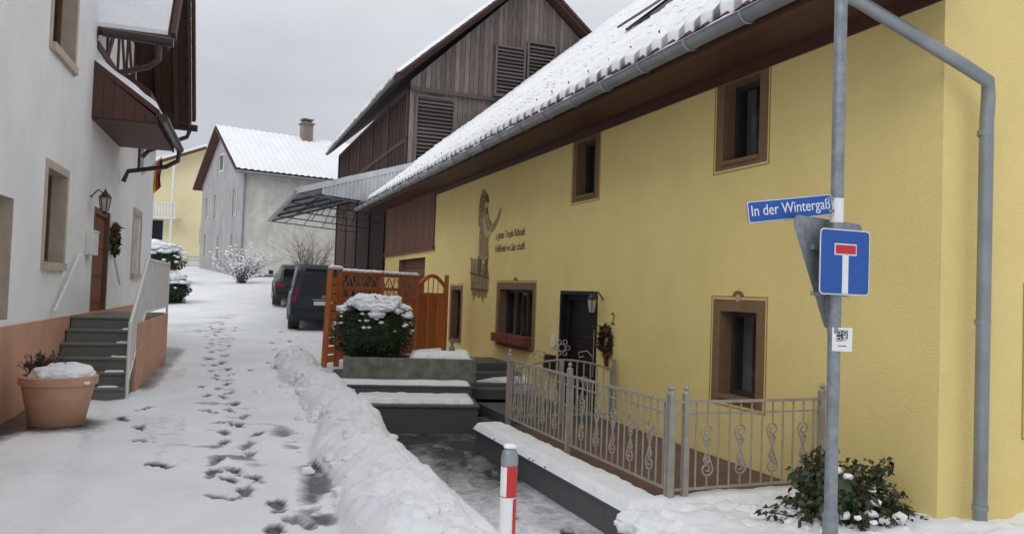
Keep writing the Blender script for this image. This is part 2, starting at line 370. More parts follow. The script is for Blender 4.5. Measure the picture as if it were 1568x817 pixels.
# ------------------------------------------------------------------ yellow farmhouse (local x=p, y=s)
YH=empty('yellow_farmhouse',AY)
mb=MB()
P0=5.2; S0=4.3; S1=24.6; ZB=-.6; ZE=4.12
fY=lambda u,v,w:(P0+w,u,v)
ops=[(6.45,7.05,3.1,3.96),(10.1,10.72,3.1,3.93),(6.42,7.02,.58,1.48),(12.3,13.95,.66,1.66),(9.95,11.1,-.1,1.6),(16.4,17.1,.5,1.62),(19.6,22.6,.2,2.45)]
facade(mb,fY,S0,S1,ZB,ZE,ops,'yellow_stucco',.2,'brown_paint')
for o in ops[:4]: painted_surround(mb,fY,*o)
painted_surround(mb,fY,*ops[5],w=.1,crown=False)
for o in ops[:3]: window(mb,fY,*o,.2,n=1)
window(mb,fY,*ops[3],.2,n=3); window(mb,fY,*ops[5],.2,n=1)
fG=lambda u,v,w:(P0+u,S0+w,v)
gw=(1.08,1.7,.68,1.66)
facade(mb,fG,0,20.6,ZB,ZE,[gw],'yellow_stucco',.2,'brown_paint'); painted_surround(mb,fG,*gw); window(mb,fG,*gw,.2,n=1)
mb.poly([(P0,S0,ZE),(25.8,S0,ZE),(15.5,S0,13.1)],'yellow_stucco')
mb.poly([(P0,S1,ZB),(25.8,S1,ZB),(25.8,S1,ZE),(15.5,S1,13.1),(P0,S1,ZE)],'yellow_stucco')
mb.poly([(25.8,S0,ZB),(25.8,S1,ZB),(25.8,S1,ZE),(25.8,S0,ZE)],'yellow_stucco')
mb.box(P0-.02,P0-.0,S0-.02,S1,ZB,-.12,'salmon_plinth'); mb.box(P0-.02,25,S0-.02,S0,ZB,-.12,'salmon_plinth')
mb.obj('walls',YH)
mb=MB()
for i in range(20):
    a=18.75+i*.29; mb.cs=.8+.5*random.random(); mb.box(P0-.035,P0-.004,a,a+.28,2.7,ZE-.02,'wood_red')
for i in range(9):
    mb.cs=.8+.4*random.random(); mb.box(P0+.15,P0+.19,19.6,22.6,.2+i*.25,.2+i*.25+.235,'wood_red')
mb.cs=1; mb.box(P0-.06,P0-.003,18.7,S1,2.6,2.69,'wood_red')
mb.obj('timber_cladding',YH)
mb=MB()
for i in range(6):
    a=4.46+i*.123; mb.box(a,a+.117,4.0,25.1,4.10,4.125,'soffit')
mb.box(4.42,4.455,3.98,25.12,4.03,4.24,'soffit')
mb.box(P0-.02,P0+.0-.003,4.0,S1,3.98,4.098,'soffit')
for ss in (3.96,25.1):
    mb.hexa([(4.4,ss,4.05),(15.5,ss,13.26),(15.5,ss+.04,13.26),(4.4,ss+.04,4.05),(4.4,ss,4.24),(15.5,ss,13.46),(15.5,ss+.04,13.46),(4.4,ss+.04,4.24)],'soffit')
mb.obj('eaves',YH)
def tile_roof(name,parent,s0,s1,p0,p1,z0,tan,rs=.045,rp=.06,flip=1,seed=0,show=.7,tile=(.3,.36),thick=.085):
    c=1/math.cos(math.atan(tan))
    S,T=np.meshgrid(np.arange(s0,s1+rs,rs),np.arange(0,(p1-p0)*c,rp),indexing='ij')
    row=T/tile[1]; rf=row-np.floor(row); col=fr(S/tile[0])
    wav=.5+.5*np.cos(2*math.pi*col)
    soft=.55+.6*sst(.3,.65,fbm(S*.8,T*.8,seed+1))
    h=thick+.03*(1-rf)*soft+.022*wav*soft+.04*fbm(S*2.5,T*2.5,seed+2)+.02*fbm(S*12,T*12,seed+4)
    lip=np.exp(-((rf-.02)/.10)**2)+np.exp(-((rf-1.02)/.10)**2)
    w=show*lip*(.3+.6*(1-wav))*sst(.3,.75,fbm(S*2.1,T*2.1,seed+5))
    w+= .75*np.exp(-(T/.13)**2)*(.4+.8*fbm(S*6,T*2,seed+9))*(fr(S/.3)<.45)
    edge=np.minimum(np.minimum(S-s0,s1-S),T+0*S); h=h*np.clip(edge/.09+.15,.1,1)**.6
    co,si=math.cos(math.atan(tan)),math.sin(math.atan(tan))
    P=np.stack([p0+flip*(T*co-h*si),S,z0+T*si+h*co],-1)
    return grid_obj(name,P,'roof_snow',parent,np.clip(w,0,1))
tile_roof('roof_snow_cover',YH,3.95,25.12,4.40,15.5,4.22,.83,seed=2)
mb=MB()
mb.hexa([(4.42,3.97,4.14),(15.5,3.97,13.35),(15.5,25.1,13.35),(4.42,25.1,4.14),(4.42,3.97,4.21),(15.5,3.97,13.42),(15.5,25.1,13.42),(4.42,25.1,4.21)],'tile_red')
mb.hexa([(15.5,3.97,13.35),(26.6,3.97,4.14),(26.6,25.1,4.14),(15.5,25.1,13.35),(15.5,3.97,13.44),(26.6,3.97,4.23),(26.6,25.1,4.23),(15.5,25.1,13.44)],'snow')
for i in range(70):
    a=4.05+i*.3; mb.tube([(4.34,a+.07,4.205),(4.62,a+.07,4.43)],.05,'tile_red',n=8)
mb.obj('roof_tiles',YH,smooth=40)
mb=MB()
for i in range(35):
    a=4.1+i*.6+random.uniform(-.05,.05); pp=4.75; z=4.22+.83*(pp-4.4)
    mb.tube([(pp+.1,a,z+.14),(pp,a,z+.09),(pp-.03,a,z+.19)],.010,'black',n=5)
mb.obj('snow_guards',YH)
mb=MB()
def rp_(s_,pp,h): return (pp-h*.64,s_,4.22+.83*(pp-4.4)+h*.77)
for (a,b,c,d) in ((11.0,11.06,6.7,7.9),(11.74,11.8,6.7,7.9),(11.0,11.8,6.7,6.76),(11.0,11.8,7.84,7.9)):
    mb.hexa([rp_(a,c,.02),rp_(b,c,.02),rp_(b,d,.02),rp_(a,d,.02),rp_(a,c,.2),rp_(b,c,.2),rp_(b,d,.2),rp_(a,d,.2)],'steel_dark')
mb.poly([rp_(11.0,6.7,.17),rp_(11.8,6.7,.17),rp_(11.8,7.9,.17),rp_(11.0,7.9,.17)],'car_glass')
mb.hexa([rp_(11.02,6.6,.28),rp_(11.78,6.6,.28),rp_(11.78,7.9,.2),rp_(11.02,7.9,.2),rp_(11.02,6.6,.32),rp_(11.78,6.6,.32),rp_(11.78,7.9,.24),rp_(11.02,7.9,.24)],'steel_dark')
mb.obj('skylight',YH)
mb=MB()
n=12; P=[];F=[]
for ss in (4.42,25.15):
    for r_ in (.085,.078):
        for j in range(n+1):
            t=math.pi+math.pi*j/n; P.append((4.33+r_*math.cos(t),ss,4.15+r_*math.sin(t)))
for r_ in range(2):
    for j in range(n):
        F.append((r_*(n+1)+j,r_*(n+1)+j+1,(2+r_)*(n+1)+j+1,(2+r_)*(n+1)+j))
F.append(tuple(range(n+1)))
F.append(tuple(2*(n+1)+j for j in range(n+1)))
mb.add(P,F,'zinc')
mb.tube([(4.245,4.42,4.155),(4.245,25.15,4.155)],.012,'zinc',n=6)
for i in range(24):
    a=4.7+i*.87
    mb.tube([(4.33+.092*math.cos(t),a,4.15+.092*math.sin(t)) for t in np.linspace(math.pi*.98,2*math.pi,9)],.011,'zinc',n=5)
mb.tube([(4.33,4.55,4.10),(4.33,4.55,3.98),(4.45,4.42,3.88),(5.22,4.14,3.42),(5.44,4.12,3.33),(5.50,4.16,3.22),(5.50,4.17,3.05),(5.50,4.18,-.25)],.05,'zinc',n=14)
for z in (2.95,1.5,.1): mb.tube([(5.50,4.18,z-.02),(5.50,4.18,z+.02)],.058,'zinc',n=14)
mb.tube([(5.50,4.18,.0),(5.50,4.18,-.3)],.058,'zinc',n=14)
mb.obj('gutter_and_downpipe',YH,smooth=40)
mb=MB()
g=np.random.default_rng(91)
a=4.5
while a<25:
    L_i=g.uniform(.15,.7); blob('',None,(4.34,a+L_i/2,4.185),(.06,L_i*.6,.035),int(a*10),'snow',3,.3,2,mb=mb); a+=L_i+g.uniform(.05,.9)
mb.obj('gutter_snow',YH,smooth=60)
mb=MB()
fbox(mb,fY,9.95,10.03,-.1,1.6,.08,.2,'door_black'); fbox(mb,fY,11.02,11.1,-.1,1.6,.08,.2,'door_black'); fbox(mb,fY,10.03,11.02,1.52,1.6,.08,.2,'door_black')
fbox(mb,fY,10.03,11.02,-.1,1.52,.14,.19,'door_black')
for i in range(9): fbox(mb,fY,10.1,10.95,.0+i*.16,.012+i*.16,.13,.139,'black')
mb.tube([(P0+.09,10.14,.4),(P0+.09,10.14,1.1)],.014,'chrome')
fbox(mb,fY,9.9,11.15,1.6,1.66,-.012,.1,'door_black'); fbox(mb,fY,11.1,11.16,-.1,1.6,-.012,.201,'door_black'); fbox(mb,fY,9.89,9.951,-.1,1.6,-.012,.08,'door_black')
fbox(mb,fY,11.09,11.1,-.1,1.6,-.01,.08,'door_black')
mb.obj('front_door',YH,bevel=.004)
mb=MB(); mb.box(P0-.09,P0-.003,11.25,11.55,.35,.62,'black'); mb.box(P0-.1,P0-.091,11.28,11.52,.52,.54,'steel_dark'); mb.box(P0-.04,P0-.003,11.3,11.4,.75,.95,'white_sign')
mb.obj('letterbox',YH,bevel=.01)
WM=lambda s_,z,off=.006:Matrix(((0,0,-1,P0-off),(-1,0,0,s_),(0,1,0,z),(0,0,0,1)))
text('2',.24,'mural_dark',YH,WM(9.42,1.28))
text('a guata Tropfa Räbisaft',.2,'mural_dark',YH,WM(13.5,2.70),sx=.82)
text('Höflickeit vn Läbi schafft',.2,'mural_dark',YH,WM(13.5,2.44),sx=.78)
mb=MB()
def mp(pts,mat,off=.004): mb.poly([(P0-off,15.0-u,v) for u,v in pts],mat)
def ell(cu,cv,ru,rv,mat,off,ph=0): mp([(cu+ru*math.cos(t)*math.cos(ph)-rv*math.sin(t)*math.sin(ph),cv+ru*math.cos(t)*math.sin(ph)+rv*math.sin(t)*math.cos(ph)) for t in np.linspace(0,2*math.pi,20)[:-1]],mat,off)
mp([(-.35,3.0),(-.38,3.35),(-.3,3.6),(-.12,3.74),(.06,3.66),(.18,3.3),(.1,2.9),(-.2,2.85)],'mural',.004)
for k in range(7): ell(-.1,3.02+.09*k,.2,.016,'mural_dark',.0055,.2)
for k in range(4): mp([(-.3+.11*k,2.95),(-.28+.11*k,2.95),(-.24+.09*k,3.62),(-.26+.09*k,3.62)],'mural_dark',.006)
ell(.12,3.36,.1,.13,'mural_light',.007); mp([(-.02,3.42),(.0,3.58),(.1,3.62),(.2,3.56),(.28,3.4),(.1,3.44)],'mural_dark',.009)
ell(.15,3.25,.07,.07,'mural_dark',.0095)
mp([(-.25,2.3),(-.28,2.7),(-.22,3.1),(-.1,3.24),(.05,3.26),(.24,3.2),(.34,2.9),(.3,2.55),(.36,2.3),(.1,2.22)],'mural',.0085)
mp([(.2,3.15),(.55,2.95),(.75,3.05),(.95,3.25),(.98,3.2),(.9,3.05),(.72,2.9),(.5,2.78),(.22,2.95)],'mural',.0100)
mp([(-.1,3.1),(.1,2.75),(.38,2.68),(.4,2.78),(.15,2.9),(.05,3.15)],'mural_light',.0115)
for a in ((-.15,2.35,-.12,3.0),(.0,2.3,.03,2.8),(.2,2.3,.18,2.7)): mp([(a[0],a[1]),(a[0]+.025,a[1]),(a[2]+.02,a[3]),(a[2],a[3])],'mural_dark',.0112)
mp([(-.3,2.35),(-.26,1.95),(-.1,1.9),(-.02,2.3)],'mural_dark',.0070); mp([(.1,2.35),(.14,1.95),(.3,1.9),(.34,2.35)],'mural_dark',.0070)
mp([(-.8,2.35),(-.6,2.28),(-.3,2.3),(-.05,2.2),(.3,2.12),(.42,1.9),(.4,1.65),(.3,1.45),(.2,1.52),(.1,1.36),(-.05,1.5),(-.2,1.45),(-.35,1.55),(-.5,1.35),(-.6,1.55),(-.72,1.7)],'mural',.0050)
for k in range(6): mp([(-.7+.19*k,2.22-.03*k),(-.67+.19*k,2.22-.03*k),(-.57+.16*k,1.5),(-.6+.16*k,1.5)],'mural_dark',.0125)
mp([(-.78,2.02),(.42,1.9),(.42,1.86),(-.78,1.97)],'mural_dark',.0135); mp([(-.7,1.68),(.4,1.64),(.4,1.60),(-.7,1.63)],'mural_dark',.0135)
mb.obj('mural',YH)
mb=MB()
g=np.random.default_rng(3)
for i in range(260):
    t=2*math.pi*g.random(); r_=.17+g.normal()*.025; c=np.array((P0-.04+g.normal()*.015,9.55+r_*math.cos(t)*.75,.97+r_*math.sin(t))); d=g.normal(size=3)*.045; e=g.normal(size=3)*.02
    mb.cs=.6+g.random(); mb.add([c-d,c+e,c+d,c-e],[(0,1,2,3)],'leaf_dark' if i%2 else 'wreath_mat')
mb.tube([(P0-.03,9.55,.78),(P0-.03,9.53,.6)],.03,'wreath_mat'); mb.obj('wreath',YH)
def lantern(name,parent,c,dirx,k=1.):
    mb=MB(); x,y,z=c
    mb.tube([(x,y,z+.05*k),(x+dirx*.12*k,y,z+.2*k),(x+dirx*.24*k,y,z+.12*k)],.014*k,'black',n=6)
    X_=x+dirx*.24*k
    mb.lathe([(.03*k,.13*k),(.09*k,.06*k),(.1*k,.05*k),(.06*k,-.18*k),(.03*k,-.2*k)],(X_,y,z),'lantern_glass',6)
    mb.lathe([(.11*k,.05*k),(.1*k,.09*k),(.03*k,.17*k),(.012*k,.22*k)],(X_,y,z),'black',6)
    for j in range(6):
        t=math.pi*j/3; mb.tube([(X_+.1*k*math.cos(t),y+.1*k*math.sin(t),z+.05*k),(X_+.062*k*math.cos(t),y+.062*k*math.sin(t),z-.18*k)],.009*k,'black',n=5)
    mb.lathe([(.062*k,-.2*k),(.02*k,-.24*k)],(X_,y,z),'black',6); mb.obj(name,parent)
lantern('wall_lantern',YH,(P0,9.72,1.5),-1,.75)
mb=MB(); mb.box(P0-.16,P0+.1,12.33,13.08,.67,.83,'box_red'); mb.box(P0-.16,P0+.1,13.14,13.93,.67,.83,'box_red'); mb.obj('flower_boxes',YH,bevel=.012)
# ------------------------------------------------------------------ barn
BN=empty('timber_barn',AY)
B0,B1=6.0,12.4; C0,C1=25.45,40.6; RZ=12.75; RPp=10.2; EL=8.35; ER=10.75
def ztop(pp): return EL+(RZ-EL)*(pp-B0+.35)/(RPp-B0+.35) if pp<RPp else RZ-(RZ-ER)*(pp-RPp)/(B1+.2-RPp)
mb=MB(); w=.17; pp=B0
while pp<B1:
    b=min(pp+w,B1); mb.cs=.65+.7*random.random()
    z1=ztop(pp)-.06; z2=ztop(b)-.06
    yy=C0-.04+random.uniform(-.01,.01)
    mb.hexa([(pp,yy-.1,8.35),(b-.012,yy-.1,8.35),(b-.012,C0,8.35),(pp,C0,8.35),(pp,yy-.1,z1),(b-.012,yy-.1,z2),(b-.012,C0,z2),(pp,C0,z1)],'barn_board')
    mb.cs=.9+.8*random.random(); mb.box(pp,b-.012,yy,C0,.0,8.34,'barn_board')
    pp=b
mb.cs=.6; mb.box(B0,B1,C0-.17,C0-.145,8.28,8.42,'barn_board')
def louv(a,b,c,d,y):
    mb.cs=.5; mb.box(a,b,y-.02,y,c,d,'interior')
    z=c
    while z<d-.05:
        mb.cs=.5+.5*random.random(); mb.hexa([(a,y-.10,z),(b,y-.10,z),(b,y-.03,z+.08),(a,y-.03,z+.08),(a,y-.115,z+.02),(b,y-.115,z+.02),(b,y-.04,z+.1),(a,y-.04,z+.1)],'barn_board'); z+=.13
    mb.cs=.9
    for (x0,x1,z0,z1) in ((a-.06,a,c,d),(b,b+.06,c,d),(a-.06,b+.06,c-.06,c),(a-.06,b+.06,d,d+.06)): mb.box(x0,x1,y-.13,y,z0,z1,'barn_board')
louv(6.25,7.5,5.7,8.1,C0-.045); louv(9.0,10.0,8.5,10.2,C0-.15); louv(10.2,11.2,8.9,10.5,C0-.15)
mb.cs=1
mb.box(6.2,7.6,C0-.25,C0-.05,5.55,5.62,'snow')
yy=C0
while yy<C1:
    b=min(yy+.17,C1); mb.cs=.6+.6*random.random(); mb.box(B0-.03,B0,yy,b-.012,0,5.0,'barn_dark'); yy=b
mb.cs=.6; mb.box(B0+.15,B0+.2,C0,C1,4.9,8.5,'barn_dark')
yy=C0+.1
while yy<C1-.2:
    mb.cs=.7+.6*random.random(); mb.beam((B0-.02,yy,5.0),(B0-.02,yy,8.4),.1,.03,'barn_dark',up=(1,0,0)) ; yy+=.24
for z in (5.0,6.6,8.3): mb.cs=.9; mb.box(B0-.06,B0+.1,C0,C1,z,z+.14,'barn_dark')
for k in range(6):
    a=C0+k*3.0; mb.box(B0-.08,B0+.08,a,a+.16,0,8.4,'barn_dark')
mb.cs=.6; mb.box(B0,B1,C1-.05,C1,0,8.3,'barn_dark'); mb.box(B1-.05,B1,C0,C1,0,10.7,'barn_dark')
mb.obj('walls',BN)
mb=MB()
def slab(p0,z0,p1,z1,s0,s1,t,mat): mb.hexa([(p0,s0,z0),(p1,s0,z1),(p1,s1,z1),(p0,s1,z0),(p0,s0,z0+t),(p1,s0,z1+t),(p1,s1,z1+t),(p0,s1,z0+t)],mat)
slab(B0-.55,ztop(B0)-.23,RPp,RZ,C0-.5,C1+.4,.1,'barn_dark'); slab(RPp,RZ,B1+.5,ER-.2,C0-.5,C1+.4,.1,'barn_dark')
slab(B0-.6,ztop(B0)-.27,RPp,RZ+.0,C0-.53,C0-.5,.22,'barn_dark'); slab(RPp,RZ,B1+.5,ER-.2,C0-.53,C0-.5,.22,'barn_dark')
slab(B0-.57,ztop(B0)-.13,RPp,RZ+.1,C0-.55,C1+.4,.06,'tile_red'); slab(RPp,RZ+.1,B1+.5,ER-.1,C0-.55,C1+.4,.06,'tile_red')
slab(RPp,RZ+.16,B1+.5,ER-.04,C0-.52,C1+.4,.07,'snow')
mb.tube([(B0-.64,C0-.5,ztop(B0)-.2),(B0-.64,C1+.4,ztop(B0)-.2)],.07,'brown_metal')
for k in range(30):
    a=k/30; x=B0-.5+(RPp-B0+.5)*a; z=ztop(B0)-.1+(RZ+.1-ztop(B0)+.1)*a; mb.tube([(x,C0-.6,z+.1),(x+.16,C0-.6,z+.22)],.05,'tile_red',n=6)
for k in range(16):
    a=k/16; x=RPp+(B1+.5-RPp)*a; z=RZ+.1+(ER-.1-RZ-.1)*a; mb.tube([(x,C0-.6,z+.1),(x+.16,C0-.6,z-.03)],.05,'tile_red',n=6)
mb.obj('roof',BN)
tn=(RZ+.16-(ztop(B0)-.07))/(RPp-B0+.57)
tile_roof('roof_snow_cover',BN,C0-.54,C1+.4,B0-.57,RPp,ztop(B0)-.07,tn,rs=.1,rp=.1,seed=8,thick=.12)
# ------------------------------------------------------------------ canopy
CN=empty('corrugated_canopy',AY)
pa,pb=2.3,5.95; sa,sb=23.6,35.0; za,zb=4.42,5.55
Sg,Pg=np.meshgrid(np.arange(sa,sb,.04),np.linspace(pa,pb,14),indexing='ij')
base=za+(zb-za)*(Pg-pa)/(pb-pa)
grid_obj('roof_sheets',np.stack([Pg,Sg,base+.025*np.sin(Sg*2*math.pi/.18)],-1),'corrugated',CN)
snow_slab('snow_cover',CN,pa-.02,pb,sa-.02,sb,0,.06,3,.08,fn=lambda x,y:za+(zb-za)*(x-pa)/(pb-pa)+.03)
mb=MB()
for k in range(5):
    a=sa+.05+k*(sb-sa-.1)/4
    mb.beam((pa,a,za-.08),(pb,a,zb-.08),.05,.08,'steel_dark'); mb.beam((pa+.1,a,za-.1),(pb,a,za-.35),.04,.04,'steel_dark')
    for j in range(4):
        x=pa+.6+j*.8; mb.beam((x,a,za-.1-.25*(x-pa)/(pb-pa)),(x+.4,a,za-.1+(zb-za)*(x+.4-pa)/(pb-pa)),.03,.03,'steel_dark')
for x in (pa+.05,pa+1.2,pa+2.4,pb-.1): z=za-.04+(zb-za)*(x-pa)/(pb-pa); mb.beam((x,sa,z),(x,sb,z),.05,.06,'steel_dark')
mb.box(pa-.04,pa,sa,sb,za-.12,za+.06,'corrugated')
mb.tube([(pa-.08,sa,za-.06),(pa-.08,sb,za-.06)],.06,'zinc')
mb.hexa([(pa,sa-.03,za-.1),(pb,sa-.03,zb-.1),(pb,sa,zb-.1),(pa,sa,za-.1),(pa,sa-.03,za+.08),(pb,sa-.03,zb+.08),(pb,sa,zb+.08),(pa,sa,za+.08)],'corrugated')
x=pa+.7
while x<pb-.05:
    z=za+(zb-za)*(x-pa)/(pb-pa); lo=za-.02-.3*(x-pa)/(pb-pa); mb.box(x,x+.06,sa-.02,sa+.005,lo,z-.08,'corrugated'); mb.box(x+.06,x+.12,sa+.0,sa+.02,lo,z-.08,'corrugated'); x+=.12
mb.obj('frame',CN)
# ------------------------------------------------------------------ left white house
WH=empty('white_house',AL)
XW=-2.49
fL=lambda u,v,w:(XW-w,u,v)
mb=MB()
ops=[(7.5,9.46,1.13,2.41),(10.75,11.75,1.78,2.94),(10.6,11.8,4.45,5.75),(13.7,15.0,1.05,2.74),(17.75,18.85,1.72,3.0),(17.9,18.8,3.95,4.7)]
facade(mb,fL,2,13.2,-.4,9,ops[:3],'white_stucco',.22,'beige_trim')
facade(mb,fL,13.2,20.8,-.4,5.2,ops[3:],'white_stucco',.12,'white_stucco')
mb.poly([(XW,13.2,5.2),(XW,17.6,5.2),(XW,15.4,8.2)],'white_stucco')
mb.poly([(XW,13.2,5.2),(-12,13.2,5.2),(-12,13.2,9),(XW,13.2,9)],'white_stucco')
mb.poly([(XW,20.8,-.4),(-12,20.8,-.4),(-12,20.8,5.2),(-7,20.8,8.5),(XW,20.8,5.2)],'white_stucco')
mb.poly([(XW,2,-.4),(-12,2,-.4),(-12,2,9),(-7,2,12),(XW,2,9)],'white_stucco')
mb.box(XW,XW+.03,2,20.82,-.4,1.06,'salmon_plinth')
window(mb,fL,*ops[0],.22,'white_frame',n=2); window(mb,fL,*ops[1],.22,'wood_frame',n=2); window(mb,fL,*ops[2],.22,'wood_frame',n=2)
window(mb,fL,*ops[5],.12,'wood_frame',n=2)
for o in (ops[1],ops[2],ops[4]):
    a,b,c,d=o; t=.1
    fbox(mb,fL,a-t,a,c-t,d+t,-.015,.001,'beige_trim'); fbox(mb,fL,b,b+t,c-t,d+t,-.015,.001,'beige_trim'); fbox(mb,fL,a,b,d,d+t,-.015,.001,'beige_trim'); fbox(mb,fL,a-.02,b+.02,c-t,c,-.06,.001,'beige_trim')
o=ops[4]
z=o[2]
while z<o[3]-.01: fbox(mb,fL,o[0],o[1],z,min(z+.05,o[3]),.06,.09,'curtain'); z+=.055
o=ops[3]; fbox(mb,fL,o[0],o[0]+.1,o[2],o[3],.0,.12,'wood_frame'); fbox(mb,fL,o[1]-.1,o[1],o[2],o[3],-.02,.12,'wood_frame'); fbox(mb,fL,o[0]+.1,o[1]-.1,o[3]-.1,o[3],.0,.12,'wood_frame'); mb.cs=1.3; fbox(mb,fL,o[0]+.1,o[1]-.1,o[2],o[3]-.1,.05,.11,'wood_red')
for k in range(3): fbox(mb,fL,o[0]+.25,o[1]-.25,1.2+k*.45,1.55+k*.45,.03,.049,'wood_red')
mb.cs=1
def tim(a,b): mb.beam((XW+.012,a[0],a[1]),(XW+.012,b[0],b[1]),.03,.12,'soffit') if abs(a[0]-b[0])>.05 else mb.box(XW,XW+.027,a[0]-.06,a[0]+.06,min(a[1],b[1]),max(a[1],b[1]),'soffit')
tim((13.25,5.2),(17.6,5.2)); tim((13.9,6.3),(16.9,6.3))
for x,z in ((14.0,6.2),(15.0,7.4),(15.9,7.4),(16.8,6.2)): tim((x,5.27),(x,z))
tim((14.1,5.3),(14.9,6.2)); tim((16.7,5.3),(16.0,6.2)); tim((15.1,6.2),(15.8,5.3))
mb.obj('walls',WH)
mb=MB()
def ls(x0,x1,s0,z0,s1,z1,t,mat,o=0): mb.hexa([(x0,s0,z0+o),(x1,s0,z0+o),(x1,s1,z1+o),(x0,s1,z1+o),(x0,s0,z0+t+o),(x1,s0,z0+t+o),(x1,s1,z1+t+o),(x0,s1,z1+t+o)],mat)
ls(-9,-1.5,13.25,5.35,15.4,8.35,.1,'soffit'); ls(-9,-1.5,15.4,8.35,17.8,4.95,.1,'soffit')
ls(-9,-1.47,13.2,5.38,15.4,8.45,.07,'tile_red'); ls(-9,-1.47,15.4,8.45,17.85,4.98,.07,'tile_red')
ls(-9,-1.5,13.22,5.45,15.4,8.52,.1,'snow'); ls(-9,-1.5,15.4,8.52,17.8,5.05,.1,'snow')
for k in range(15):
    a=k/15; mb.beam((-1.42,15.4+2.45*a,8.45-3.4*a),(-1.42,15.4+2.45*(a+.055),8.45-3.4*(a+.055)-.03),.07,.2,'tile_red'); mb.beam((-1.42,15.4-2.15*a,8.45-3.0*a),(-1.42,15.4-2.15*(a+.055),8.45-3.0*(a+.055)-.03),.07,.2,'tile_red')
mb.beam((-1.5,13.25,5.3),(-1.5,15.4,8.3),.04,.2,'soffit'); mb.beam((-1.5,15.4,8.3),(-1.5,17.8,4.9),.04,.2,'soffit')
for x in (-1.75,-2.1): mb.beam((x,15.4,8.28),(x,17.75,4.92),.1,.1,'soffit')
mb.hexa([(-2.0,15.6,4.95),(-7,15.6,8.3),(-7,21.2,8.3),(-2.0,21.2,4.95),(-2.0,15.6,5.1),(-7,15.6,8.45),(-7,21.2,8.45),(-2.0,21.2,5.1)],'tile_red')
mb.hexa([(-1.7,1.5,8.8),(-7,1.5,12),(-7,13.2,12),(-1.7,13.2,8.8),(-1.7,1.5,9),(-7,1.5,12.2),(-7,13.2,12.2),(-1.7,13.2,9)],'tile_red')
mb.tube([(-2.4,13.15,5.38),(-1.4,13.15,5.34)],.075,'brown_metal',n=12); mb.tube([(-1.6,13.15,5.3),(-1.6,13.15,5.05),(-1.75,13.2,4.93),(-2.3,13.4,4.8),(-2.42,13.45,4.65)],.045,'brown_metal',n=10)
mb.tube([(-2.4,17.9,4.92),(-1.35,17.9,4.9)],.075,'brown_metal',n=12); mb.tube([(-1.5,17.9,4.86),(-1.55,17.9,4.7),(-2.3,18,4.35),(-2.42,18,4.2)],.045,'brown_metal',n=10)
mb.obj('roof',WH,smooth=35)
mb=MB()
mb.hexa([(XW,13.1,4.82),(-1.55,13.1,4.15),(-1.55,15.7,4.15),(XW,15.7,4.82),(XW,13.1,4.92),(-1.55,13.1,4.25),(-1.55,15.7,4.25),(XW,15.7,4.92)],'tile_red')
for k in range(6):
    t0=k/6;t1=(k+.97)/6
    xa=XW+(-1.6-XW)*t0;xb=XW+(-1.6-XW)*t1
    mb.hexa([(xa,13.10,4.05),(xb,13.10,4.05),(xb,13.12,4.05),(xa,13.12,4.05),(xa,13.10,4.82-.67*t0),(xb,13.10,4.82-.67*t1),(xb,13.12,4.82-.67*t1),(xa,13.12,4.82-.67*t0)],'soffit')
for k in range(7): mb.box(XW,-1.6,13.12+k*.366,13.12+k*.366+.355,4.02,4.05,'soffit')
mb.poly([(XW,15.68,4.05),(-1.6,15.68,4.05),(-1.6,15.68,4.15),(XW,15.68,4.82)],'soffit'); mb.box(-1.6,-1.57,13.1,15.7,4.0,4.2,'soffit')
mb.tube([(-1.48,13.05,4.12),(-1.48,15.8,4.08)],.07,'brown_metal',n=12); mb.tube([(-1.48,15.7,4.05),(-1.5,15.7,3.85),(-1.7,15.7,3.72),(-2.35,15.8,3.6),(-2.42,15.8,3.4)],.042,'brown_metal',n=10)
mb.obj('door_canopy',WH,smooth=35)
snow_slab('canopy_snow',WH,XW+.0,-1.56,13.1,15.7,0,.1,5,.05,fn=lambda x,y:4.92-.67*(x-XW)/.94)
mb=MB()
for k in range(6):
    mb.box(XW+.04,-1.55,10.95+k*.26,15.3 if k==5 else 10.95+(k+1)*.26+.02,-.3,.17*(k+1)+.0,'granite_green')
    mb.box(XW+.04,-1.53,10.93+k*.26,10.95+(k+1)*.26,.17*(k+1)+.001,.17*(k+1)+.035,'granite_green')
mb.box(-1.55,-1.50,11.6,15.3,-.3,1.0,'salmon_plinth'); mb.box(XW+.04,-1.5,15.3,15.35,-.3,1.0,'salmon_plinth')
mb.obj('entrance_stairs',WH,bevel=.008)
for k in range(5):
    snow_slab('step_snow',WH,-1.95+.03*k,-1.56,10.99+k*.26,10.94+(k+1)*.26,.17*(k+1)+.036,.02,k+3,.02,edge=.05,rag=.12)
mb=MB()
def rail(x):
    a=(x,11.0,.17+.85);b=(x,12.4,1.05+.85);c=(x,15.3,1.05+.85)
    mb.tube([(x,11.0,0),(x,11.0,1.05)],.022,'white_metal'); mb.tube([a,b,c],.022,'white_metal'); mb.tube([(x,11.0,.25),(x,12.4,1.13),(x,15.3,1.13)],.015,'white_metal')
    for k in range(28):
        y=11.1+k*.152; z=np.interp(y,[11,12.4,15.3],[0,.88,.88]); mb.tube([(x,y,z+.25),(x,y,z+1.02)],.011,'white_metal',n=6)
    mb.tube([(x,15.3,1),(x,15.3,1.95)],.02,'white_metal')
rail(-1.52)
mb.tube([(XW+.06,11.2,1.15),(XW+.06,12.5,1.95)],.018,'white_metal'); mb.tube([(XW+.1,15.1,1.95),(XW+.1,15.8,1.5)],.018,'white_metal')
mb.obj('stair_railing',WH,smooth=40)
mb=MB(); mb.box(XW,XW+.12,13.15,13.5,1.95,2.3,'white_metal'); mb.box(XW,XW+.13,13.15,13.5,2.3,2.33,'white_metal'); mb.obj('mailbox',WH,bevel=.01)
lantern('wall_lantern',WH,(XW,13.35,2.8),1,.85)
mb=MB()
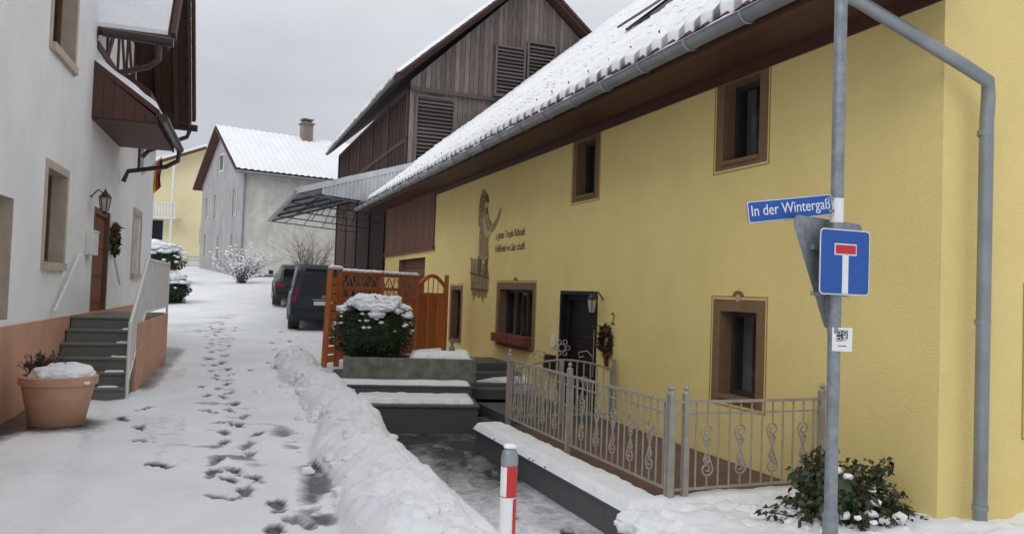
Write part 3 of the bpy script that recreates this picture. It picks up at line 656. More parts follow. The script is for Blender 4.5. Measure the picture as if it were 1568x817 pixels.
for i in range(240):
    t=2*math.pi*g.random(); r_=.2+g.normal()*.03; c=np.array((XW+.06,15.35+r_*math.cos(t),2.3+r_*math.sin(t)*1.1)); d=g.normal(size=3)*.05; e=g.normal(size=3)*.025
    mb.cs=.6+g.random(); mb.add([c-d,c+e,c+d,c-e],[(0,1,2,3)],'leaf_dark' if i%3 else 'wreath_mat')
mb.obj('wreath',WH)
FL=empty('german_flag',AL); mb=MB()
mb.tube([(XW,18.6,3.9),(-2.1,18.6,4.32)],.015,'white_metal')
for k,m_ in enumerate(('black','red_sign','gold')):
    for j in range(7):
        def fp(a,b): return (-2.10-.05*(k+a)+.012*math.sin(j+b),18.6+.05*math.sin((j+b)*.9+(k+a)*1.3),4.30-.06*(k+a)-(j+b)*.09)
        mb.poly([fp(0,0),fp(1,0),fp(1,1),fp(0,1)],m_)
mb.obj('cloth',FL)
# ------------------------------------------------------------------ grey/white house in background
GH=empty('grey_house',math.atan2(.56,.83),(-14.9,42,0))
mb=MB()
fF=lambda u,v,w:(u,w,v); fGb=lambda u,v,w:(w,u,v)
W_=9.7; L_=13; zb=.8; ze=7.85; zr=10.75
gops=[(1.0,1.9,2.9,4.3),(4.2,5.1,2.9,4.3),(1.0,1.9,5.4,6.9),(5.4,6.3,5.4,6.9),(7.6,8.5,3.2,4.6),(7.6,8.5,5.6,6.9)]
facade(mb,fGb,0,W_,zb,ze,gops,'grey_stucco',.15)
for o in gops: window(mb,fGb,*o,.12,'white_frame',n=2,curt=False,t=.09); fbox(mb,fGb,o[0]-.1,o[0],o[2]-.1,o[3]+.1,-.02,.001,'beige_trim'); fbox(mb,fGb,o[1],o[1]+.1,o[2]-.1,o[3]+.1,-.02,.001,'beige_trim')
facade(mb,fF,0,L_,zb,ze,[],'old_white_stucco',.15)
mb.poly([(0,0,ze),(0,W_,ze),(0,W_/2,zr)],'grey_stucco'); mb.poly([(L_,0,zb),(L_,W_,zb),(L_,W_,ze),(L_,W_/2,zr),(L_,0,ze)],'grey_stucco'); mb.poly([(0,W_,zb),(L_,W_,zb),(L_,W_,ze),(0,W_,ze)],'grey_stucco')
fbox(mb,fGb,4.3,5.3,8.2,9.3,-.03,.0,'white_frame'); fbox(mb,fGb,4.4,5.2,8.3,9.2,-.035,.0,'car_glass')
mb.box(-.02,L_,-.03,0,zb,2.1,'concrete_trough')
mb.tube([(.1,-.1,1),(.1,-.1,ze)],.06,'zinc')
mb.obj('walls',GH)
mb=MB()
def gs(y0,z0,y1,z1,t,mat,o=0,x0=-.5,x1=L_+.4): mb.hexa([(x0,y0,z0+o),(x1,y0,z0+o),(x1,y1,z1+o),(x0,y1,z1+o),(x0,y0,z0+o+t),(x1,y0,z0+o+t),(x1,y1,z1+o+t),(x0,y1,z1+o+t)],mat)
ov=.5; dz=ov*(zr-ze)/(W_/2)
gs(-ov,ze-dz,W_/2,zr,.16,'tile_red'); gs(W_+ov,ze-dz,W_/2,zr,.16,'tile_red')
gs(W_+ov,ze-dz,W_/2,zr,.08,'snow',.16,-.4)
mb.tube([(-.5,-ov-.08,ze-dz+.05),(L_,-ov-.08,ze-dz+.05)],.08,'zinc')
mb.obj('roof',GH)
Tt,Ss=np.meshgrid(np.linspace(0,1,60),np.arange(-.45,L_+.4,.1),indexing='ij')
yy=-ov-.02+(W_/2+ov)*Tt; zz=ze-dz+.18+(zr-ze+dz)*Tt+.05+.03*np.cos(Ss*2*math.pi/.35)+.03*fbm(Ss,Tt*9,5)
wt=.42*(np.exp(-((fr(Tt*14))/.2)**2))*(.3+fbm(Ss*2,Tt*20,9))*(.5+.5*np.cos(Ss*2*math.pi/.35+2))
grid_obj('roof_snow_cover',np.stack([Ss,yy,zz],-1),'roof_snow',GH,wt)
mb=MB(); cx,cy=5.0,4.6; mb.box(cx-.32,cx+.32,cy-.32,cy+.32,10.0,11.75,'chimney_brick'); mb.box(cx-.4,cx+.4,cy-.4,cy+.4,11.75,11.85,'concrete_trough'); mb.box(cx-.34,cx+.34,cy-.34,cy+.34,12.02,12.1,'concrete_trough')
for a in(-.25,.2):
    for b in (-.25,.2): mb.box(cx+a,cx+a+.05,cy+b,cy+b+.05,11.85,12.02,'concrete_trough')
mb.obj('chimney',GH)
PH=empty('pale_yellow_house',R(8),(-31,54,0)); mb=MB()
fP=lambda u,v,w:(u,w,v)
pops=[(8.6,9.5,4.3,5.5),(5.2,6.2,4.2,6.0),(2.5,3.5,4.2,6.0),(7.8,9.9,1.9,3.4)]
facade(mb,fP,0,14,1,9.2,pops,'pale_stucco',.15)
for o in pops[:3]: window(mb,fP,*o,.12,'white_frame',n=1,curt=False,t=.12)
fbox(mb,fP,7.8,9.9,1.9,3.4,.1,.14,'white_frame')
for z in (2.3,2.7,3.1): fbox(mb,fP,7.8,9.9,z,z+.03,.08,.099,'beige_trim')
mb.poly([(0,0,9.2),(14,0,9.2),(14,0,9.3),(9,0,11.2),(0,0,9.25)],'pale_stucco')
mb.poly([(14,0,1),(14,10,1),(14,10,9.2),(14,0,9.2)],'pale_stucco'); mb.poly([(0,0,1),(0,10,1),(0,10,9.2),(0,0,9.2)],'pale_stucco')
mb.hexa([(-.6,-.8,7.6),(9,-.8,11.2),(9,10.6,11.2),(-.6,10.6,7.6),(-.6,-.8,7.8),(9,-.8,11.4),(9,10.6,11.4),(-.6,10.6,7.8)],'snow')
mb.hexa([(9,-.8,11.2),(15,-.8,9),(15,10.6,9),(9,10.6,11.2),(9,-.8,11.4),(15,-.8,9.2),(15,10.6,9.2),(9,10.6,11.4)],'snow')
mb.beam((-.6,-.82,7.5),(9,-.82,11.1),.05,.2,'soffit')
mb.box(3.5,7.3,-1.3,0,5.9,6.05,'white_frame')
for k in range(19): mb.box(3.5+k*.2,3.62+k*.2,-1.3,-1.25,6.1,6.95,'white_frame')
mb.box(3.5,7.3,-1.33,-1.22,6.95,7.02,'white_frame'); mb.box(6.9,7.05,-1.25,-1.1,1.5,9.9,'white_frame')
mb.obj('house',PH)
# ------------------------------------------------------------------ terrace
TR=empty('terrace',AY); mb=MB()
mb.box(3.18,P0-.025,5.4,9.2,-.6,-.145,'granite'); mb.box(3.14,P0-.03,5.36,9.25,-.142,-.10,'granite')
mb.box(3.9,P0-.03,9.26,12.2,-.6,-.10,'granite'); mb.box(3.55,3.895,9.26,12.2,-.6,-.25,'granite')
mb.box(3.7,P0-.03,12.25,12.6,-.6,.05,'granite'); mb.box(3.7,P0-.03,12.62,13.0,-.6,.2,'granite'); mb.box(2.9,P0-.03,13.02,14.2,-.6,.33,'granite')
mb.obj('slabs',TR,bevel=.012)
mb=MB(); mb.box(3.62,P0-.04,5.5,9.2,-.097,-.09,'terrace_tile'); mb.obj('tiles',TR)
snow_slab('coping_snow',TR,3.13,3.56,5.34,9.2,-.10,.075,2,.025,edge=.06)
snow_slab('end_snow',TR,3.4,5.1,5.33,5.62,-.10,.07,4,.025,edge=.06)
def scroll(mb,f,u,z,flip,h=.13,r0=.052,th=.0085):
    def sp(cu,cz,a0,dr):
        L=[]
        for i in range(26):
            t=i/25; a=a0+dr*t*2*math.pi*1.35; r_=r0*(1-.78*t); L.append((cu+r_*math.cos(a)*flip,cz+r_*math.sin(a)))
        return L
    pts=sp(u,z+h,math.pi,-1)[::-1]+sp(u,z-h,0,-1)
    mb.tube([f(a,b) for a,b in pts],th,'fence_paint',n=5)
FE=empty('metal_fence',AY)
zb_=-.10
def fence_run(name,f,length,posts,orn,zt=.74):
    mb=MB()
    mb.beam(f(0,zt),f(length,zt),.035,.022,'fence_paint'); mb.beam(f(0,zt-.1),f(length,zt-.1),.018,.014,'fence_paint'); mb.beam(f(0,zb_+.12),f(length,zb_+.12),.025,.018,'fence_paint')
    for x in posts:
        mb.beam(f(x,zb_-.02),f(x,zt+.06),.05,.05,'fence_paint'); a=Vector(f(x,zt+.06)); mb.lathe([(.033,0),(.033,.015),(.014,.03),(.012,.035),(.026,.055),(.012,.08)],a,'fence_paint',10)
    k=int(length/.108)
    for i in range(1,k):
        u=i*length/k
        if any(abs(u-x)<.04 for x in posts): continue
        if any(abs(u-o)<.03 for o in orn): continue
        mb.tube([f(u,zb_+.12),f(u,zt)],.0085,'fence_paint',n=6)
    for o in orn:
        scroll(mb,f,o,.33,1,.155,.062)
        scroll(mb,f,o,.33,-1,.075,.034)
        mb.tube([f(o,.55),f(o,zt)],.008,'fence_paint',n=5); mb.tube([f(o,zb_+.12),f(o,.11)],.008,'fence_paint',n=5)
    mb.obj(name,FE,smooth=50)
L1=9.2-5.48; kk=int(L1/.108); st=L1/kk
fence_run('street_side',lambda u,z:(3.6,5.48+u,z),L1,[0,.03,1.95,L1],[st*i for i in (3,6,9,12,15,21,24,27,30,32)])
L2=1.58; k2=int(L2/.108); st2=L2/k2
fence_run('near_end',lambda u,z:(3.62+u,5.48,z),L2,[.12,L2-.02],[st2*i for i in (3,6,9,12)])
mb=MB(); f=lambda u,z:(3.62+u,9.22,z)
for i in range(15): mb.tube([f(.1*i+.05,-.0),f(.1*i+.05,.62+.12*math.sin(math.pi*i/14))],.009,'fence_paint',n=5)
mb.tube([f(.1*i+.05,.62+.12*math.sin(math.pi*i/14)) for i in range(15)],.014,'fence_paint'); mb.beam(f(0,.02),f(1.5,.02),.03,.02,'fence_paint')
for x in (.0,.72,1.5): mb.beam(f(x,-.1),f(x,.75),.05,.05,'fence_paint')
scroll(mb,f,.4,.35,1,.12,.06); scroll(mb,f,1.05,.35,-1,.12,.06)
mb.tube([f(.72+.05*math.cos(t),.9+.05*math.sin(t)) for t in np.linspace(0,2*math.pi,13)],.008,'fence_paint',n=5)
for k in range(6):
    a=k*math.pi/3; c_=(.72+.085*math.cos(a),.9+.085*math.sin(a)); mb.tube([f(c_[0]+.03*math.cos(t),c_[1]+.03*math.sin(t)) for t in np.linspace(0,2*math.pi,9)],.006,'fence_paint',n=5)
mb.tube([f(.25,.76),f(.35,.86),f(.48,.84),f(.46,.77),f(.40,.79)],.009,'fence_paint',n=6); mb.tube([f(1.19,.76),f(1.09,.86),f(.96,.84),f(.98,.77),f(1.04,.79)],.009,'fence_paint',n=6)
mb.obj('garden_gate',FE,smooth=50)
# ------------------------------------------------------------------ steps + planter
PS=empty('stone_steps',R(9),(-1.25,10.75,0)); mb=MB()
mb.box(-.88,.86,0,1.4,-.6,-.04,'granite'); mb.box(-.92,.88,-.03,1.4,-.038,0.0,'granite')
mb.box(-1.3,.86,.85,3.0,-.6,.13,'granite'); mb.box(-1.34,.88,.82,3.0,.132,.165,'granite')
mb.box(.9,1.6,.6,1.0,-.6,-.25,'granite'); mb.box(.9,1.6,1.01,1.4,-.6,-.1,'granite');mb.box(.9,1.6,1.41,1.8,-.6,.05,'granite')
mb.obj('blocks',PS,bevel=.01)
snow_slab('snow_lower',PS,-.9,.84,.1,.83,.0,.07,6,.02,rag=.09); snow_slab('snow_upper',PS,-1.32,.84,.84,1.15,.165,.06,7,.02)
TP=empty('stone_planter',R(9),(-1.12,10.75,0)); mb=MB()
x0,x1,y0,y1,z0,z1=-1.22,.82,1.16,1.85,.166,.54
mb.box(x0,x1,y0,y0+.08,z0,z1,'concrete_trough'); mb.box(x0,x1,y1-.08,y1,z0,z1,'concrete_trough'); mb.box(x0,x0+.08,y0+.08,y1-.08,z0,z1,'concrete_trough'); mb.box(x1-.08,x1,y0+.08,y1-.08,z0,z1,'concrete_trough'); mb.box(x0+.08,x1-.08,y0+.08,y1-.08,z0,z1-.06,'dirt')
mb.obj('trough',TP,bevel=.015)
snow_slab('snow',TP,-.25,.8,1.18,1.84,.5,.14,12,.02,edge=.12,rag=.1)
mb=MB(); mb.lathe([(.04,0),(.05,.08),(.02,.14),(.035,.2),(.01,.26)],(.45,1.5,.6),'concrete_trough',10); mb.obj('garden_ornament',TP)
def snowy_bush(name,c,r,n,size,sd,mat='leaf_dark',blobs=22,core=.8,bs=(.1,.24),flat=.6):
    e=empty(name,0,c); mb=MB(); blob('',None,(0,0,0),(r[0]*core,r[1]*core,r[2]*core),sd,'leaf_dark',4,.12,2.5,mb=mb)
    leaves(mb,(0,0,0),r,n,size,mat,sd,.72); mb.obj('foliage',e)
    mb=MB(); g=np.random.default_rng(sd)
    for k in range(blobs):
        a=g.random()*2*math.pi; rr=math.sqrt(g.random())*.9; zx=math.sqrt(max(0,1-rr*rr)); sz=g.uniform(*bs)*(1.2-.75*rr)
        blob('',None,(r[0]*rr*math.cos(a),r[1]*rr*math.sin(a),r[2]*zx*.97+.01),(sz*1.3,sz*1.3,sz*flat),sd+k,'snow',3,.4,2.2,mb=mb)
    for k in range(int(blobs*1.2)):
        a=g.random()*2*math.pi; h=g.uniform(-.1,.7); rr=math.sqrt(1-h*h)*1.0; sz=g.uniform(.05,.12)*bs[0]*1.8
        blob('',None,(r[0]*rr*math.cos(a),r[1]*rr*math.sin(a),r[2]*h),(sz*2,sz*2,sz*1.1),sd+k,'snow',2,.4,2.2,mb=mb)
    mb.obj('snow_cap',e,smooth=60); return e
snowy_bush('boxwood_bush',(-2.18,12.35,.92),(.62,.5,.5),9000,.045,11,blobs=48,bs=(.1,.2),flat=.5)
snowy_bush('round_hedge',(-12.85,28.6,1.25),(.85,.8,.62),3500,.10,12,blobs=30,bs=(.22,.36),flat=.4)
snowy_bush('round_hedge',(-16.7,36,2.5),(1.3,1.0,.8),3500,.12,13,blobs=30,bs=(.3,.48),flat=.4)
# ------------------------------------------------------------------ orange screen fence
OF=empty('wooden_screen_fence',0); mb=MB()
A=Vector((-3.14,14.1));B=Vector((-1.42,16.9)); dd=(B-A).normalized(); Lf=(B-A).length
def of(u,z,off=0): q_=A+dd*u; return (q_.x+dd.y*off,q_.y-dd.x*off,z)
zb0,zt0,zm=.3,1.85,1.38
for u in (0,1.15,2.25,Lf): mb.cs=.9; mb.beam(of(u,.0),of(u,zt0+.08),.09,.09,'orange_wood')
for z in (zb0,zm,1.58): mb.beam(of(0,z),of(2.25,z),.04,.06,'orange_wood')
mb.beam(of(0,zt0),of(2.25,zt0-.0),.05,.07,'orange_wood')
u=.08
while u<2.2: mb.cs=.75+.5*random.random(); mb.beam(of(u,zb0),of(u,zm),.085,.02,'orange_wood',up=(dd.y,-dd.x,0)) ; u+=.092
for k in range(14):
    mb.cs=.9; mb.beam(of(.1+k*.155,1.4,.012),of(.1+k*.155,1.83,.012),.02,.012,'orange_wood')
for k in range(10): mb.cs=1; mb.beam(of(.05+k*.22,1.42),of(.25+k*.22,1.8,),.015,.02,'orange_wood'); mb.beam(of(.25+k*.22,1.42,.015),of(.05+k*.22,1.8,.015),.015,.02,'orange_wood')
G0=2.32;G1=Lf-.06
for u in (G0,G1): mb.beam(of(u,.3),of(u,1.72),.08,.06,'orange_wood')
arc=[of(G0+(G1-G0)*t,1.68+.22*math.sin(math.pi*t)) for t in np.linspace(0,1,12)]
mb.tube(arc,.045,'orange_wood',n=6); mb.beam(of(G0,1.5),of(G1,1.5),.05,.07,'orange_wood')
u=G0+.07
while u<G1-.03: mb.cs=.75+.5*random.random(); mb.beam(of(u,.35),of(u,1.5),.08,.02,'orange_wood',up=(dd.y,-dd.x,0)); u+=.088
for k in range(4): u=G0+.15+k*.17; mb.beam(of(u,1.5),of(u,1.68+.2*math.sin(math.pi*(u-G0)/(G1-G0))),.02,.02,'orange_wood')
mb.cs=1.1
E0=(-3.27,13.7)
mb.beam((E0[0],E0[1],.1),(E0[0]+.05,E0[1],1.9),.09,.09,'orange_wood')
for k in range(10): mb.beam((E0[0]+.005*k,E0[1]+.06,.3+k*.155),(A.x-.02,A.y-.06,.3+k*.155),.02,.13,'orange_wood')
mb.obj('panels',OF,bevel=.006)
mb=MB()
for k in range(16):
    u=.06+k*.14; blob('',None,of(u,zt0+.055),(.1,.05,.035),k,'snow',2,.3,2,mb=mb)
for k in range(9): t=k/8; blob('',None,(E0[0]+.06+(A.x-E0[0]-.06)*t,E0[1]+(A.y-E0[1])*t,1.94),(.06,.07,.04),k+30,'snow',2,.3,2,mb=mb)
mb.obj('snow_on_rail',OF,smooth=60)
# ------------------------------------------------------------------ bollard
BO=empty('bollard',0,(.02,3.62,0)); mb=MB()
def ring(r_,z0,z1,mat): mb.lathe([(r_,z0),(r_,z1)],(0,0,0),mat,28)
ring(.038,-.3,.655,'white_sign'); ring(.0386,.655,.80,'red_sign')
mb.lathe([(.040,.80),(.040,.835),(.034,.862),(.02,.878),(.002,.885)],(0,0,0),'galv',28)
mb.obj('post',BO,smooth=40)
def strip(a0,a1,z0,z1,mat,nm):
    mb=MB(); P=[];F=[];n=6
    for i in range(n+1):
        t=math.radians(a0+i*(a1-a0)/n)
        for z in (z0,z1): P.append((.0397*math.cos(t),.0397*math.sin(t),z))
    for i in range(n): F.append((2*i,2*i+2,2*i+3,2*i+1))
    mb.add(P,F,mat); mb.obj(nm,BO)
strip(190,255,.66,.795,'white_sign','reflective_strip'); strip(305,345,.3,.65,'red_sign','red_strip')
mb=MB(); blob('',None,(.0,.0,.885),(.032,.032,.012),3,'snow',3,.2,2,mb=mb); mb.obj('snow_cap',BO,smooth=60)
# ------------------------------------------------------------------ signs
PX,PY=1.995,4.75
SP=empty('sign_pole',0,(PX,PY,0)); mb=MB()
mb.lathe([(.038,-.4),(.038,4.2)],(0,0,0),'galv',20); mb.lathe([(.046,-.4),(.046,.32),(.038,.345)],(0,0,0),'galv',20)
mb.lathe([(.040,2.10),(.040,2.25)],(0,0,0),'white_sign',20)
mb.lathe([(.043,1.72),(.043,1.75)],(0,0,0),'galv',20); mb.lathe([(.043,1.98),(.043,2.01)],(0,0,0),'galv',20); mb.lathe([(.043,1.42),(.043,1.46)],(0,0,0),'zinc',20)
mb.obj('post',SP,smooth=40)
TX=Matrix.Rotation(math.pi/2,4,'X')
def rrect(w,h,r,k=6):
    P=[]
    for cx,cz,a0 in((w/2-r,h/2-r,0),(-w/2+r,h/2-r,90),(-w/2+r,-h/2+r,180),(w/2-r,-h/2+r,270)):
        for i in range(k+1): a=R(a0+90*i/k); P.append((cx+r*math.cos(a),cz+r*math.sin(a)))
    return P
def plate(mb,pts,y0,y1,mat):
    n=len(pts); mb.add([(x,y0,z) for x,z in pts]+[(x,y1,z) for x,z in pts],[tuple(range(n)),tuple(range(n,2*n))[::-1]]+[(i,(i+1)%n,n+(i+1)%n,n+i) for i in range(n)],mat)
a15=R(16)
NS=empty('street_name_sign',0,(PX-.34*math.cos(a15)-.0,PY-.34*math.sin(a15)-.02,2.165)); NS.rotation_euler=(0,-R(8.5),a15); mb=MB()
plate(mb,rrect(.60,.132,.010),0,.006,'galv'); plate(mb,rrect(.593,.126,.009),-.003,-.0005,'white_sign'); plate(mb,rrect(.583,.116,.007),-.005,-.0032,'blue_sign')
mb.beam((.26,.003,.04),(.34,.02,.04),.03,.02,'galv'); mb.beam((.26,.003,-.04),(.34,.02,-.04),.03,.02,'galv')
mb.obj('plate',NS)
text('In der Wintergaß',.093,'white_sign',NS,Matrix.Translation((0,-.0062,.004))@TX,.0006,sx=.86)
ang=math.atan2(.6,.8)
YS=empty('yield_sign',ang,(PX-.02,PY+.05,1.76)); mb=MB()
def tri(s_,r_=.05):
    h=s_*math.sqrt(3)/2; P=[]
    for cx,cz,a0 in ((s_/2-r_*1.732,h/2-r_,-30),(-(s_/2-r_*1.732),h/2-r_,90),(0,-h/2+2*r_,210)):
        for i in range(7): a=R(a0+120*i/6); P.append((cx+r_*math.cos(a),cz+r_*math.sin(a)))
    return P
plate(mb,tri(.84),0,.004,'galv'); plate(mb,tri(.83),.0045,.006,'red_sign'); plate(mb,tri(.6),.0065,.0075,'white_sign')
for z in (.18,-.1): mb.box(-.2,.2,-.02,-.001,z-.015,z+.015,'galv')
mb.obj('plate',YS)
DS=empty('dead_end_sign',math.atan2(.38,.92),(PX+.03,PY-.06,1.855)); mb=MB()
plate(mb,rrect(.40,.40,.03),0,.004,'galv'); plate(mb,rrect(.398,.398,.03),-.002,-.0003,'white_sign'); plate(mb,rrect(.384,.384,.024),-.004,-.0023,'blue_sign')
mb.box(-.024,.024,-.0060,-.0043,-.19,.045,'white_sign'); mb.box(-.088,.088,-.0060,-.0043,.042,.112,'white_sign'); mb.box(-.08,.08,-.0078,-.0063,.05,.104,'red_sign')
mb.box(-.03,.03,.005,.03,.1,.13,'galv'); mb.box(-.03,.03,.005,.03,-.13,-.1,'galv')
mb.obj('plate',DS)
QS=empty('qr_code_plate',R(-8),(PX+.03,PY-.045,1.385)); mb=MB()
mb.box(-.058,.058,0,.003,-.072,.072,'white_sign')
n=15;c=.066/n
for i in range(n):
    for j in range(n):
        ks=((3,3),(3,11),(11,11))
        inz=any(max(abs(i-a),abs(j-b))<=3 for a,b in ks)
        fin=any(max(abs(i-a),abs(j-b)) in (0,1,3) for a,b in ks) and inz
        if fin or (not inz and random.random()<.5): mb.box(-.033+i*c,-.033+(i+1)*c-.0001,-.0012,-.0002,-.01+j*c,-.01+(j+1)*c-.0001,'black')
mb.box(-.025,.025,-.0012,-.0002,-.042,-.036,'steel_dark'); mb.obj('plate',QS)
# ------------------------------------------------------------------ shrub by pole
SB=empty('evergreen_shrub',0,(2.60,6.02,.20)); mb=MB(); g=np.random.default_rng(77)
blob('',None,(0,0,-.12),(.24,.2,.24),3,'leaf_dark',3,.3,2.5,mb=mb)
for k in range(60):
    a=g.random()*2*math.pi; el=g.uniform(.05,1.45); L=g.uniform(.36,.60); d=Vector((math.cos(a)*math.cos(el),math.sin(a)*math.cos(el)*.8,math.sin(el)))
    base=Vector((g.normal()*.05,g.normal()*.05,-.32)); tip=base+d*L
    mb.cs=1; mb.tube([base,(base+tip)/2+Vector((0,0,.03)),tip],[.01,.007,.004],'twig',n=5)
    for j in range(75):
        t=g.uniform(.25,1.05); c=base+(tip-base)*t+Vector(g.normal(size=3))*.03; dr=(d*.5+Vector(g.normal(size=3))*.7).normalized(); dr.z-=.25; s_=g.uniform(.045,.09); b=dr.cross(Vector(g.normal(size=3))).normalized()
        mb.cs=.4+1.1*g.random(); mid=c+dr*s_*.5
        mb.add([c,mid+b*s_*.24,c+dr*s_-Vector((0,0,.012)),mid-b*s_*.24],[(0,1,2,3)],'leaf_mix' if g.random()<.4 else 'leaf_dark')
mb.cs=1; mb.obj('foliage',SB)
mb=MB()
for k in range(60):
    a=g.random()*2*math.pi; rr=math.sqrt(g.random())*.44; z=-.30+.60*(1-rr/.44)*g.uniform(.2,1); sz=g.uniform(.02,.045); blob('',None,(rr*math.cos(a)*1.1,rr*math.sin(a)-.14,z),(sz*1.3,sz*1.2,sz*.8),k,'snow',2,.5,2,mb=mb)
mb.obj('snow_clumps',SB,smooth=60)
mb=MB()
for k in range(60):
    pp=g.uniform(3.1,4.4); ss=g.uniform(4.7,5.32); c=Matrix.Rotation(AY,4,'Z')@Vector((pp,ss,-.16+g.uniform(-.02,.04))); sz=g.uniform(.04,.14); blob('',None,tuple(c),(sz*1.3,sz*1.1,sz*.7),k,'snow',3,.4,2,mb=mb)
mb.obj('snow_pile',None,smooth=60)
mb=MB()
for k in range(320):
    ss=g.uniform(3,15.5); cc=1.42+.1*math.sin(ss*.8)+.025*max(0,ss-8); pp=cc+g.normal()*.24; c=Matrix.Rotation(AY,4,'Z')@Vector((pp,ss,0)); zz=float(Sprof(np.array(c.y)))
    if pp>1.85: continue
    sz=g.uniform(.012,.065); e=max(0,1-((pp-cc)/.36)**2); blob('',None,(c.x,c.y,zz+.17*e**.6),(sz*1.2,sz*1.2,sz*.8),k,'snow',2,.55,2,mb=mb)
mb.obj('snow_bank_clods',None,smooth=60)
# ------------------------------------------------------------------ pot
PT=empty('terracotta_planter_pot',0,(-4.78,8.25,.02)); mb=MB()
mb.lathe([(.24,0),(.26,.02),(.34,.42),(.345,.44),(.37,.45),(.375,.53),(.36,.54),(.33,.54),(.32,.47)],(0,0,0),'terracotta',40); mb.obj('pot',PT,smooth=40)
mb=MB(); blob('',None,(.05,0,.52),(.31,.31,.15),5,'snow',5,.18,2,mb=mb); mb.obj('snow',PT,smooth=60)
mb=MB()
for k in range(80):
    a=g.random()*6.28; rr=g.random()*.12; b=Vector((-.18+rr*math.cos(a),rr*math.sin(a),.5)); t=b+Vector((g.normal()*.08,g.normal()*.08,g.uniform(.12,.28))); mb.tube([b,t],[.005,.003],'twig',n=4)
    for j in range(5): c=b+(t-b)*g.uniform(.4,1); d=Vector(g.normal(size=3))*.02; e=Vector(g.normal(size=3))*.01; mb.add([c-d,c+e,c+d,c-e],[(0,1,2,3)],'twig')
mb.obj('dry_plant',PT)
